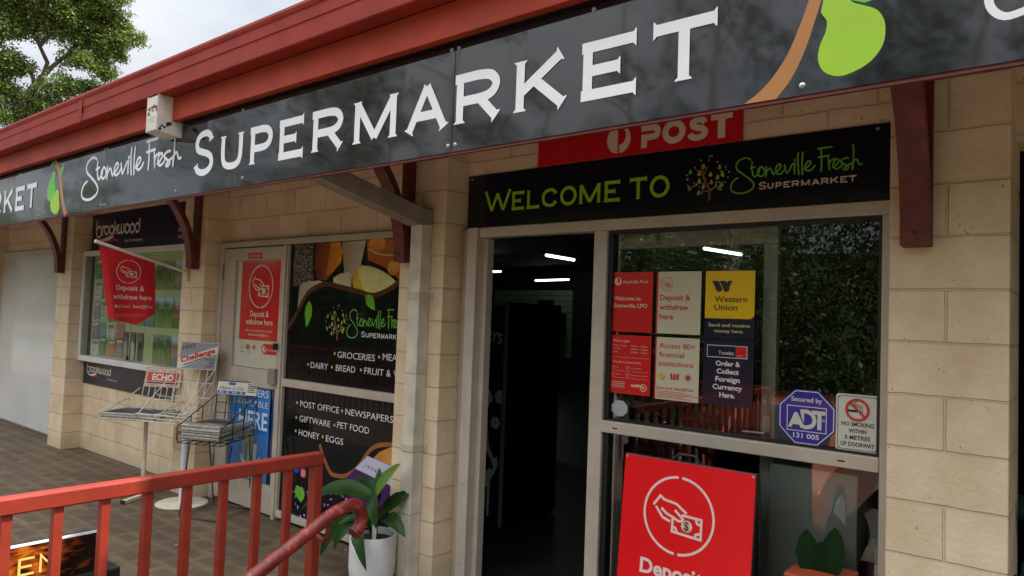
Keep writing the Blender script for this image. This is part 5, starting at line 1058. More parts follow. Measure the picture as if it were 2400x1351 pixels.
# ------------------------------------------------------------------ railing with its pipe handrail
rl = thing('railing', 'red steel railing with upright bars and a round worn handrail beside the steps', 'railing', (-2.58, -2.6, 0))
q = MB(); q.box(-2.607, -2.555, -4.0, -1.172, .955, 1.008); q.build('top_rail', RAILRED, rl, bevel=.006)
q = MB(); q.box(-2.60, -2.56, -3.955, -1.2135, .09, .13); q.build('bottom_rail', RAILRED, rl, bevel=.004)
q = MB(); q.box(-2.606, -2.556, -1.2125, -1.173, 0, .9545); q.build('post', RAILRED, rl, bevel=.004)
q = MB(); q.box(-2.606, -2.556, -3.995, -3.956, 0, .9545); q.build('post', RAILRED, rl, bevel=.004)
q = MB(); q.box(-2.595, -2.565, -1.345, -1.315, .1305, .9545); b0 = q.build('baluster', RAILRED, rl, bevel=.003)
copies(b0, [(0, -.1415*k, 0) for k in range(1, 18)])
PX = -2.36
def hp(y): return .812+(y+1.25)*.47
pts = [(PX, y, hp(y)) for y in (-3.7, -3.0, -2.2, -1.6, -1.36, -1.262)]
for a in range(112, -66, -14): pts.append((PX, -1.178+.062*math.cos(R(a)), .763+.062*math.sin(R(a))))
q = MB(); q.tube(pts, .0265, 18); e_ = Vector(pts[-1])
q.tube([e_+Vector((0, -.004, -.0035)), e_+Vector((0, -.012, -.0085))], .0285, 18); hr = q.build('handrail', PIPERED, rl, smooth=True)
q = MB()
for y in (-1.285, -3.3): q.tube([(PX, y, hp(y)-.02), (PX, y, hp(y)-.075), (PX-.008, y, hp(y)-.09), (PX-.025, y, hp(y)-.096), (-2.562, y+.06, hp(y)-.10)], .010, 10)
q.build('handrail_bracket', PIPERED, hr, smooth=True)
RAIL2 = pm('red_rail_dull', (.13, .018, .012), .6, .2, 9)
r2 = thing('railing', 'red steel railing along the outer edge of the walkway, seen in the panes', 'railing', (-6, -3.98, 0))
q = MB(); q.box(-20, -2.61, -4.0, -3.95, .955, 1.008); q.build('top_rail', RAIL2, r2, bevel=.005)
q = MB(); q.box(-2.76, -2.73, -3.99, -3.96, 0.02, .9545); b0 = q.build('baluster', RAIL2, r2); copies(b0, [(-.1415*k, 0, 0) for k in range(1, 90)])

# ------------------------------------------------------------------ newspaper racks
def rack(name, lab, loc, rz, wire, pole):
    t = thing(name, lab, 'newspaper rack', loc); L = Vector(loc); pole(t, L); return t
def wires(t, L, name, mt, lines, r=.004):
    q = MB()
    for l in lines: q.tube([L+Vector(p) for p in l], r, 6)
    return q.build(name, mt, t)
def grid(x0, x1, y0, z0, y1, z1, nx, nz_):
    o = []
    for k in range(nx+1): x = x0+(x1-x0)*k/nx; o.append([(x, y0, z0), (x, y1, z1)])
    for k in range(nz_+1): s = k/nz_; y, z = y0+(y1-y0)*s, z0+(z1-z0)*s; o.append([(x0, y, z), (x1, y, z)])
    return o
def slab(q, L, x0, x1, y0, y1, z0, n, th, g):
    for k in range(n):
        mi_ = 1 if g.random() < .35 else 0
        a, b = g.uniform(-.008, .008), g.uniform(-.008, .008); q.box(L.x+x0+a, L.x+x1+a, L.y+y0+b, L.y+y1+b, L.z+z0+k*th, L.z+z0+(k+1)*th-.0012, mi_)
# first: rusty pole rack
L = Vector((-6.20, -.27, 0)); t1 = thing('newspaper_rack', 'rusty white wire newspaper rack on a single pole with red and white ECHO card', 'newspaper rack', tuple(L))
q = MB(); q.tube([L+Vector(p) for p in ((0, 0, .02), (0, 0, .66))], .017, 12); q.build('pole', POLEW, t1, smooth=True)
q = MB(); q.box(L.x-.02, L.x+.02, L.y-.23, L.y+.2, .002, .03); q.build('foot', POLEW, t1, bevel=.003)
q = MB(); q.box(L.x-.021, L.x+.021, L.y-.238, L.y-.231, .001, .031); q.build('foot_cap', RUB, t1)
ln = grid(-.26, .26, -.24, .675, .16, .66, 6, 4)
ln += [[(-.26, -.24, .675), (-.26, -.24, .72), (.26, -.24, .72), (.26, -.24, .675)], [(-.26, .16, .66), (-.26, .12, .80), (-.26, -.1, .77), (-.26, -.24, .72)], [(.26, .16, .66), (.26, .12, .80), (.26, -.1, .77), (.26, -.24, .72)], [(-.2, .17, .89), (-.26, .12, .82), (-.26, -.22, .70)], [(.2, .17, .89), (.26, .12, .82), (.26, -.22, .70)]]
ln += grid(-.17, .17, .13, .68, .18, .92, 6, 2)
wires(t1, L, 'wire_basket', WIREW, ln)
fb = F(L+Vector((0, .178, .905)), (1, 0, 0), (0, .2, .98)); q = MB(); q.fbox(fb, -.17, .17, 0, .17, 0, .006); bd = q.build('header_board', pm('echo_card', (.62, .55, .45), .5, .08), t1)
fb = F(L+Vector((0, .178, .905))-Vector((0, .0068, -.001)), (1, 0, 0), (0, .2, .98))
q = MB(); q.poly(fb, [(-.15, .045), (.15, .045), (.15, .125), (-.15, .125)]); q.ribbon(fb, [(-.163, .008), (.163, .008), (.163, .162), (-.163, .162)], .004, closed=True); q.text(fb, 'FREE', .0, .135, .014, align='c', weight=.02); q.build('red_print', pm('echo_red', (.55, .06, .03), .5, .08), bd)
q = MB(); q.lay = 6; q.text(fb, 'ECHO', 0, .058, .056, width=.20, weight=.03, align='c'); q.build('white_print', OFFW, bd)
q = MB(); q.lay = 9; q.poly(fb, [(-.15, .028), (.15, .028), (.15, .04), (-.15, .04)]); q.text(fb, 'Please accept a', -.14, .135, .011, width=.09); q.text(fb, 'copy of the', .04, .135, .011, width=.075); q.text(fb, 'www.echonews.com.au', -.15, .014, .011, width=.15); q.text(fb, 'Ph. 9298 8000', .05, .014, .011, width=.09); q.build('black_print', TXT, bd)
def roots(o, a): o.rotation_euler = (0, 0, R(a))
g_ = random.Random(2)
INKY = pm('inky_paper', (.22, .2, .17), .8, .4, 50)
n1 = thing('newspaper_stack', 'fanned stack of newspapers lying in the rusty pole rack', 'newspapers', tuple(L+Vector((0, 0, .68))))
q = MB(); slab(q, L, -.25, .23, -.24, .13, .681, 7, .007, g_); q.build('papers', [PAPERE, INKY], n1)
q = MB(); q.box(L.x-.23, L.x+.2, L.y-.23, L.y+.1, .7305, .733); q.build('front_page', photo_mat('front_page_echo', (.45, .45, .43), (.05, .05, .06), (.012, .012, .018), 16, 3, 1), n1)
# second: white pole rack with round base
L2 = Vector((-5.80, -.13, 0)); t2 = thing('newspaper_rack', 'white pole newspaper rack with round base plate and grey Challenge board', 'newspaper rack', tuple(L2))
q = MB(); q.tube([L2+Vector((0, 0, .01)), L2+Vector((0, 0, .74))], .027, 16); q.build('pole', pm('white_pole', (.66, .66, .64), .4, .05), t2, smooth=True)
q = MB(); q.lathe(tuple(L2), [(.0005, .016), (.19, .014), (.2, .008), (.2, .001)], 40); q.build('base_plate', POLEW, t2, smooth=True)
ln = grid(-.19, .19, .03, .74, .09, 1.10, 5, 3)+grid(-.19, .19, -.32, .70, .03, .74, 5, 4)
ln += [[(-.19, -.32, .70), (-.19, -.34, .76), (.19, -.34, .76), (.19, -.32, .70)], [(-.19, .09, 1.10), (-.19, -.33, .74)], [(.19, .09, 1.10), (.19, -.33, .74)], [(.19, .075, 1.0), (.19, -.2, .74)]]
wires(t2, L2, 'wire_basket', WIREW, ln)
fb = F(L2+Vector((0, .088, 1.09)), (1, 0, 0), (0, .15, .99)); q = MB(); q.fbox(fb, -.19, .19, 0, .225, 0, .006); bd = q.build('header_board', pm('board_cream', (.62, .56, .48), .5, .05), t2)
fb = F(L2+Vector((0, .0812, 1.091)), (1, 0, 0), (0, .15, .99))
q = MB(); q.poly(fb, [(-.185, .085), (.185, .2), (.185, .221), (-.185, .221)]); q.poly(fb, [(-.185, .004), (.185, .004), (.185, .14), (-.16, .004)]); q.build('grey_print', pm('board_grey', (.24, .245, .26), .5, .06), bd)
q = MB(); q.lay = 5; q.text(fb, 'FREE ...', -.165, .15, .036, width=.2, rot=.28, shear=.1); 
for k, s in enumerate(('PLEASE', 'TAKE', 'A COPY')): q.text(fb, s, .17, .075-.028*k, .021, width=(.085, .055, .085)[k], align='r', weight=.02)
q.ribbon(fb, [(-.135, .03), (.08, .105)], .008); q.build('black_print', TXT, bd)
q = MB(); q.lay = 9; q.text(fb, 'Challenge', -.165, .048, .043, width=.345, rot=.29, weight=.035); q.build('red_print', pm('challenge_red', (.55, .02, .015), .5, .05), bd)
# third: black wire rack on bent legs
L3 = Vector((-5.34, -.09, 0)); t3 = thing('newspaper_rack', 'black wire newspaper rack on bent rod legs with white and blue header', 'newspaper rack', tuple(L3))
ln = [[(-.19, .12, .58), (-.17, .2, .015), (-.17, -.2, .012), (-.19, -.1, .56)], [(.19, .12, .58), (.17, .2, .015), (.17, -.2, .012), (.19, -.1, .56)], [(-.17, -.2, .012), (.17, -.2, .012)], [(-.17, .2, .015), (.17, .2, .015)]]
for nm_, l_1 in zip(('leg', 'leg', 'foot_rod', 'foot_rod'), ln): wires(t3, L3, nm_, BLKW, [l_1], .0055)
ln = grid(-.19, .19, -.24, .575, .16, .60, 5, 4)+grid(-.19, .19, .16, .60, .20, .92, 4, 4)
ln += [[(-.19, -.24, .575), (-.19, -.25, .66), (.19, -.25, .66), (.19, -.24, .575)], [(-.19, -.24, .70), (-.19, .19, .90)], [(.19, -.24, .70), (.19, .19, .90)], [(-.19, -.25, .60), (-.19, -.25, .70)], [(.19, -.25, .60), (.19, -.25, .70)], [(-.19, -.1, .59), (-.19, -.1, .76)], [(.19, -.1, .59), (.19, -.1, .76)], [(-.19, .03, .595), (-.19, .03, .82)], [(.19, .03, .595), (.19, .03, .82)], [(-.19, -.24, .64), (-.19, .17, .68)], [(.19, -.24, .64), (.19, .17, .68)]]
wires(t3, L3, 'wire_basket', BLKW, ln)
fb = F(L3+Vector((0, .198, .905)), (1, 0, 0), (0, .12, .99)); q = MB(); q.fbox(fb, -.195, .195, 0, .112, 0, .007); bd = q.build('header_board', BLK, t3)
SC_ = .865
class SF_(F):
    def p(s, a, b, h=0.): return F.p(s, a*SC_, b*SC_*1.02, h)
fb = SF_(L3+Vector((0, .190, .906)), (1, 0, 0), (0, .12, .99)); q = MB(); q.poly(fb, [(-.22, .003), (.21, .003), (.21, .118), (-.22, .118)]); q.build('white_sheet', OFFW, bd)
q = MB(); q.lay = 3; q.poly(fb, [(-.215, .008), (.09, .008), (.09, .034), (-.215, .034)]); q.poly(fb, arc(-.06, .1, .045, .014, 0, 345, 22)); q.build('blue_print', pm('news_blue', (.02, .12, .36), .5, .06), bd)
q = MB(); q.lay = 6; q.text(fb, 'Have·a·Go', -.2, .045, .036, width=.27, shear=.35, weight=.0); 
for k in range(5): q.poly(fb, [(.11, .10-.017*k), (.195-.01*(k % 2), .10-.017*k), (.195-.01*(k % 2), .107-.017*k), (.11, .107-.017*k)])
q.build('black_print', TXT, bd)
q = MB(); q.lay = 10; q.text(fb, 'N  E  W  S', -.19, .013, .017, width=.25, weight=.03); q.build('white_print', OFFW, bd)
n3 = thing('newspaper_stack', 'thick stack of newspapers in the black wire rack', 'newspapers', tuple(L3+Vector((0, 0, .585))))
q = MB(); slab(q, L3, -.175, .17, -.23, .15, .606, 14, .0078, g_); q.build('papers', [PAPERE, INKY], n3)
q = MB(); q.box(L3.x-.145, L3.x+.15, L3.y-.215, L3.y+.12, .716, .7185); q.build('front_page', photo_mat('front_page_news', (.14, .16, .24), (.012, .014, .03), (.30, .28, .24), 9, 5, 1), n3)
for tt, a in ((t1, 30), (t2, 22), (t3, 24)): roots(tt, a)
def follow(n, rk, a):
    p = Vector(n.location)-Vector(rk.location); c, s = math.cos(R(a)), math.sin(R(a)); n.location = Vector(rk.location)+Vector((p.x*c-p.y*s, p.x*s+p.y*c, p.z)); n.rotation_euler = (0, 0, R(a))
follow(n1, t1, 30); follow(n3, t3, 24)

# ------------------------------------------------------------------ red folding board in front of the window
af = thing('sandwich_board', 'red folding footpath board with a hand and banknote sign before the entrance window', 'sandwich board', (-1.40, -.20, 0))
W_, H_ = .60, 1.04; A_ = Vector((-1.652, -.30, 0))
def lean(y0, y1, h): return F((0, y0, 0), (1, 0, 0), (0, (y1-y0), h))
ffm = F((-1.651, -.292, 0.0), (1, 0, 0), (0, .09, 1.0)); q = MB(); q.fbox(ffm, 0, .60, .0, 1.026, -.03, -.004); q.build('front_frame', BLK, af, bevel=.004)
q = MB(); q.fbox(ffm, .003, .597, .06, 1.022, -.0035, 0.); sh_ = q.build('front_panel', pm('board_red', (.66, .004, .008), .3, .05, 2), af)
fbk = F((-1.051, -.03, 0.0), (-1, 0, 0), (0, -.12, 1.0)); q = MB(); q.fbox(fbk, 0, .60, .0, 1.02, -.03, -.002); q.build('back_frame', BLK, af, bevel=.004)
q = MB(); hx = -1.452; zt = 1.03; yy = -.168
q.tube([(hx, yy, zt-.03), (hx+.02, yy, zt-.012), (hx+.05, yy, zt+.018), (hx+.12, yy, zt+.018), (hx+.155, yy, zt-.02), (hx+.18, yy, zt-.03)], .006, 8); q.build('handle', BLK, af)
fpp = F(ffm.p(0, 0, .0006), ffm.u, ffm.v); q = MB(); hand_icon(q, fpp, .275, .80, .1585, .0105); q.text(fpp, 'Deposit &', .30, .535, .063, width=.375, weight=.03, align='c'); q.text(fpp, 'withdraw here', .30, .445, .06, width=.50, weight=.03, align='c'); q.text(fpp, 'Bank local. Bank@Post.', .30, .33, .03, width=.42, weight=.015, align='c'); q.build('print', pm('board_print', (.66, .52, .46), .45, .04), sh_)
q = MB(); q.lay = 60; q.text(fpp, '$', .275+.1585*.266, .80-.1585*.315, .037, align='c', weight=.012); q.build('dollar_mark', pm('dollar_ink', (.10, .02, .02), .5, 0), sh_)
q = MB()
for x, z in ((.012, 1.013), (.588, 1.013)): q.disc(fpp, x, z, .0055, h=.001, n=12)
q.build('rivet', STEEL, sh_)

# ------------------------------------------------------------------ OPEN board behind the railing
ob = thing('open_sign', 'black based sign with a fiery panel reading OPEN behind the railing', 'sign', (-2.9, -2.1, 0))
fo = F((-2.9, -2.45, 0), (0, 1, 0), (0, 0, 1)); q = MB(); q.fbox(fo, 0, .562, .30, .762, -.02, -.003); q.build('frame', BLK, ob, bevel=.002)
mt = bpy.data.materials.new('fiery_panel'); mt.use_nodes = True; n_, l_ = mt.node_tree.nodes, mt.node_tree.links; b_ = n_['Principled BSDF']; b_.inputs['Roughness'].default_value = .2
t_ = n_.new('ShaderNodeTexCoord'); mp_ = n_.new('ShaderNodeMapping'); mp_.inputs['Rotation'].default_value = (R(35), 0, 0); mp_.inputs['Scale'].default_value = (1, 7, 22); l_.new(t_.outputs['Object'], mp_.inputs[0])
a_ = n_.new('ShaderNodeTexNoise'); a_.inputs['Scale'].default_value = 2.5; a_.inputs['Detail'].default_value = 8; l_.new(mp_.outputs[0], a_.inputs['Vector'])
c2 = n_.new('ShaderNodeTexNoise'); c2.inputs['Scale'].default_value = 3.2; c2.inputs['Detail'].default_value = 2; l_.new(t_.outputs['Object'], c2.inputs['Vector'])
mu_ = n_.new('ShaderNodeMath'); mu_.operation = 'MULTIPLY'; l_.new(a_.outputs['Fac'], mu_.inputs[0]); l_.new(c2.outputs['Fac'], mu_.inputs[1])
r_ = n_.new('ShaderNodeValToRGB'); r_.color_ramp.elements[0].position = .21; r_.color_ramp.elements[0].color = (.006, .004, .003, 1); r_.color_ramp.elements[1].position = .42; r_.color_ramp.elements[1].color = (.62, .20, .02, 1); k_ = r_.color_ramp.elements.new(.30); k_.color = (.28, .05, .004, 1)
l_.new(mu_.outputs[0], r_.inputs[0]); l_.new(r_.outputs[0], b_.inputs['Base Color'])
q = MB(); q.fbox(fo, .004, .558, .612, .752, -.0025, 0); pl = q.build('panel', mt, ob)
q = MB(); q.fbox(fo, .0, .562, .7535, .762, -.0025, .0012); q.build('edge_strip', WHITE, ob)
q = MB(); fo2 = F((-2.8990, -2.45, 0), (0, 1, 0), (0, 0, 1)); w_ = .0085
q.ribbon(fo2, arc(.125, .682, .033, .026, 0, 345, 20), w_, closed=True)
q.ribbon(fo2, [(.185, .652), (.185, .71), (.222, .71)]+arc(.222, .695, .018, .015, 90, -90, 8)+[(.185, .68)], w_)
for a, b in (([(.275, .652), (.275, .711)]), ([(.275, .709), (.32, .709)]), ([(.275, .682), (.313, .682)]), ([(.275, .655), (.32, .655)])): q.ribbon(fo2, [a, b], w_)
q.ribbon(fo2, [(.34, .651), (.34, .711), (.385, .655), (.385, .711)], w_); q.build('lettering', pm('open_yellow', (.78, .52, .13), .4, .04), pl)
q = MB(); q.box(-3.03, -2.885, -2.46, -1.838, .0, .6115); q.build('base', pm('black_plastic', (.009, .009, .010), .35, .1, bump=.1, bscale=200), ob, bevel=.012)

# ------------------------------------------------------------------ plants
def blade(q, base, mid, tip, wd, up=(0, 0, 1), n=12, fold=.25, mi=0):
    base, mid, tip = Vector(base), Vector(mid), Vector(tip); up = Vector(up); V = []
    for k in range(n+1):
        t = k/n; p = base*(1-t)**2+mid*2*t*(1-t)+tip*t*t; d = ((mid-base)*(1-t)+(tip-mid)*t).normalized()
        s = d.cross(up); s = s.normalized() if s.length > 1e-4 else Vector((1, 0, 0)); nn = s.cross(d)
        ww = wd*math.sin(math.pi*min(1, t*.93+.04)**.8)**.9 if t < 1 else .0005
        wob = 1+.06*math.sin(k*2.1)
        V += [p-s*ww*wob+nn*ww*fold, p-s*ww*.5+nn*ww*fold*.42, p, p+s*ww*.5+nn*ww*fold*.42, p+s*ww*wob+nn*ww*fold]
    fs_ = []
    for k in range(n):
        for j in range(4): a = k*5+j; fs_.append((a, a+1, a+6, a+5))
    q.add(V, fs_, mi)
def lily_mat(name, c0, c1):
    mt = bpy.data.materials.new(name); mt.use_nodes = True; n, l = mt.node_tree.nodes, mt.node_tree.links; b = n['Principled BSDF']; b.inputs['Roughness'].default_value = .38; b.inputs['Specular IOR Level'].default_value = .16
    t = n.new('ShaderNodeTexCoord'); q = n.new('ShaderNodeTexNoise'); q.inputs['Scale'].default_value = 7; l.new(t.outputs['Object'], q.inputs['Vector'])
    wv = n.new('ShaderNodeTexWave'); wv.inputs['Scale'].default_value = 22; wv.inputs['Distortion'].default_value = 1.5; wv.bands_direction = 'DIAGONAL'; l.new(t.outputs['Object'], wv.inputs['Vector'])
    r = n.new('ShaderNodeValToRGB'); r.color_ramp.elements[0].color = (*c0, 1); r.color_ramp.elements[1].color = (*c1, 1); r.color_ramp.elements[0].position = .3; r.color_ramp.elements[1].position = .75
    l.new(q.outputs['Fac'], r.inputs[0]); mm = n.new('ShaderNodeMixRGB'); mm.blend_type = 'MULTIPLY'; mm.inputs[0].default_value = .12; l.new(r.outputs[0], mm.inputs[1]); l.new(wv.outputs['Color'], mm.inputs[2]); l.new(mm.outputs[0], b.inputs['Base Color'])
    bp = n.new('ShaderNodeBump'); bp.inputs['Strength'].default_value = .12; bp.inputs['Distance'].default_value = .002; l.new(wv.outputs['Fac'], bp.inputs['Height']); l.new(bp.outputs[0], b.inputs['Normal']); return mt
LD, LL = lily_mat('lily_leaf_dark', (.010, .034, .006), (.024, .066, .010)), lily_mat('lily_leaf_light', (.085, .17, .025), (.13, .23, .04))
pc_ = (-3.345, -.20, .0)
pt = thing('plant_pot', 'round white plant pot on the paving beside the downpipe', 'pot', pc_)
q = MB(); q.lathe(pc_, [(.0005, .004), (.085, .003), (.112, .014), (.130, .05), (.138, .11), (.138, .20), (.138, .295), (.134, .302), (.127, .30), (.125, .26), (.0005, .255)], 44); q.build('pot', pm('pot_white', (.70, .69, .66), .38, .05, bump=.08, bscale=40), pt, smooth=True)
q = MB(); q.lathe(pc_, [(.1245, .262), (.06, .27), (.0005, .268)], 24); q.build('soil', pm('soil', (.03, .02, .012), .95, .3, 60), pt)
lp = thing('potted_lily', 'peace lily with broad drooping leaves growing in the white pot', 'plant', (-3.345, -.20, .27))
B0 = (-3.35, -.2, .30)
def lf(mid, tip, wd, mt, up=(0, 0, 1), stem=None, fold=.25):
    s = stem or B0; a = Vector(s); m_ = Vector(mid)
    st = a.lerp(m_, .45) if stem is None else a
    q = MB(); q.tube([Vector((-3.345+.02*rnd.uniform(-1, 1), -.2+.02*rnd.uniform(-1, 1), .265)), Vector(B0).lerp(st, .5)+Vector((0, 0, .03)), st], .0045, 6); blade(q, st, mid, tip, wd, up, fold=fold); q.build('leaf', mt, lp, smooth=True)
lf((-3.30, -.18, .62), (-3.13, -.20, .745), .052, LL, (-.4, -1, .3), stem=(-3.37, -.18, .50))
lf((-3.66, -.30, .62), (-3.985, -.28, .30), .07, LD, (0, -.6, 1), stem=(-3.36, -.2, .50))
lf((-3.22, -.32, .56), (-3.17, -.33, .385), .062, LD, (-.2, -1, .5), stem=(-3.37, -.22, .50))
lf((-3.12, -.26, .47), (-2.99, -.27, .365), .045, LD, (0, -.7, 1), stem=(-3.26, -.2, .40))
lf((-3.58, -.34, .36), (-3.655, -.34, .12), .045, LD, (.5, -.8, .6), stem=(-3.40, -.25, .38))
lf((-3.29, -.40, .40), (-3.155, -.40, .17), .047, LD, (.1, -1, .5), stem=(-3.33, -.30, .37))
lf((-3.48, -.36, .34), (-3.50, -.36, .20), .034, LD, (.3, -1, .6), stem=(-3.38, -.26, .36))
lf((-3.45, -.12, .56), (-3.66, -.1, .56), .06, LD, (0, -.5, 1), stem=(-3.38, -.16, .46))
lf((-3.24, -.12, .50), (-3.16, -.08, .56), .05, LD, (0, -1, .6), stem=(-3.33, -.16, .42))
for mid, tip, wd_ in (((-3.42, -.28, .42), (-3.47, -.36, .36), .026), ((-3.27, -.24, .44), (-3.19, -.22, .47), .028), ((-3.38, -.14, .58), (-3.43, -.10, .66), .034), ((-3.50, -.24, .48), (-3.62, -.25, .42), .032), ((-3.31, -.33, .38), (-3.30, -.38, .30), .025)): lf(mid, tip, wd_, LD, (.1, -.8, .6))
q = MB(); q.add([(-3.30, -.25, .29), (-3.24, -.27, .29), (-3.235, -.27, .37), (-3.295, -.25, .375)], [(0, 1, 2, 3)]); q.add([(-3.30, -.249, .29), (-3.24, -.269, .29), (-3.235, -.269, .37), (-3.295, -.249, .375)], [(3, 2, 1, 0)]); tag(q.build('plant_label', PAPER), 'small white plant label standing in the white pot', 'label')

DKL = lily_mat('deep_green_leaf', (.004, .018, .004), (.008, .035, .008))
p2 = thing('planter_box', 'orange red planter at the foot of the pillar by the entrance window', 'pot', (-.83, -.02, 0))
q = MB(); q.add([(-.93, -.11, 0), (-.76, -.11, 0), (-.76, .07, 0), (-.93, .07, 0), (-.96, -.14, .645), (-.76, -.14, .645), (-.735, .09, .645), (-.96, .09, .645)], [(0, 3, 2, 1), (0, 1, 5, 4), (1, 2, 6, 5), (2, 3, 7, 6), (3, 0, 4, 7), (4, 5, 6, 7)]); q.build('box', pm('terracotta_red', (.42, .07, .03), .5, .1), p2, bevel=.006)
lp = thing('potted_plant', 'two broad dark green leaves rising from the orange red planter', 'plant', (-.83, -.02, .64))
B0 = (-.84, -.02, .645)
for mid, tip, wd in (((-.91, -.03, .72), (-.905, -.02, .80), .062), ((-.79, -.03, .74), (-.80, -.02, .83), .06), ((-.86, .02, .72), (-.86, .03, .75), .05)):
    q = MB(); q.tube([(-.845, -.02, .60), (-.85, -.02, .66)], .004, 6); blade(q, (-.85, -.02, .60), mid, tip, wd*.85, (.1, -1, .2)); q.build('leaf', DKL, lp, smooth=True)
bg_ = thing('foil_bag', 'shiny navy and white foil bag just inside the corner of the window', 'bag', (-.73, .24, .45))
q = MB(); q.add([(-.765, .20, .50), (-.685, .20, .50), (-.685, .28, .50), (-.765, .28, .50), (-.765, .205, .66), (-.685, .205, .66), (-.685, .27, .66), (-.765, .27, .66), (-.72, .23, .755), (-.685, .23, .755), (-.685, .245, .755), (-.72, .245, .755)], [(0, 1, 5, 4), (1, 2, 6, 5), (2, 3, 7, 6), (3, 0, 4, 7), (4, 5, 9, 8), (5, 6, 10, 9), (6, 7, 11, 10), (7, 4, 8, 11), (8, 9, 10, 11), (3, 2, 1, 0)]); q.build('bag', pm('foil_navy', (.008, .008, .03), .12, .5, 25, .5, 22, spec=.9), bg_, bevel=.008)
q = MB(); q.add([(-.755, .2025, .66), (-.686, .2025, .66), (-.686, .2025, .72), (-.735, .2025, .72)], [(0, 1, 2, 3)]); q.build('label', PAPER, bg_)
q = MB(); q.box(-.775, -.60, .20, .34, .02, .4995); tag(q.build('carton', pm('carton_dark', (.02, .02, .025), .6, .2)), 'dark carton under the foil bag inside the window corner', 'box')
# dark foliage in the opening beyond the right pillar
dg_ = thing('dark_shrub', 'dark green broad leaved plant in the opening right of the end pillar', 'plant', (-.02, .35, 0))
q = MB(); g_ = random.Random(11)
for k in range(60):
    z = g_.uniform(.15, 1.15); x = g_.uniform(-.2, .35); y = g_.uniform(.25, .6); an = g_.uniform(0, 6.3); l_ = g_.uniform(.12, .2)
    blade(q, (x, y, z), (x+l_*.5*math.cos(an), y-.05, z+.08), (x+l_*math.cos(an), y-.08, z+l_*math.sin(an)), .05, (0, -1, .3), n=6)
q.build('foliage', lily_mat('shrub_leaf', (.004, .022, .012), (.008, .035, .018)), dg_, smooth=True)
q = MB(); q.tube([(-.02, .4, 0), (0, .42, .5), (.02, .4, 1.0)], .02); q.build('stem', BLK, dg_)
for k, (x, y, z, c, nm) in enumerate(((-.035, .2, 1.665, (.55, .5, .12), 'pale yellow flower head high in the dark opening right of the pillar'), (-.07, .2, 1.02, (.6, .62, .6), 'white flower among the dark leaves right of the pillar'), (-.05, .1, .72, (.5, .01, .03), 'red flower low among the dark leaves right of the pillar'))):
    q = MB()
    for j in range(9): a = j*.7; blade(q, (x, y, z), (x+.02*math.cos(a), y-.015, z+.02*math.sin(a)), (x+.035*math.cos(a), y-.02, z+.035*math.sin(a)), .014, (0, -1, 0), n=4)
    q.tube([(x, y, z), (x+.01, y+.1, z-.1)], .003, 6)
    tag(q.build('flower', pm('flower_%d' % k, c, .5, .1)), nm, 'flower')

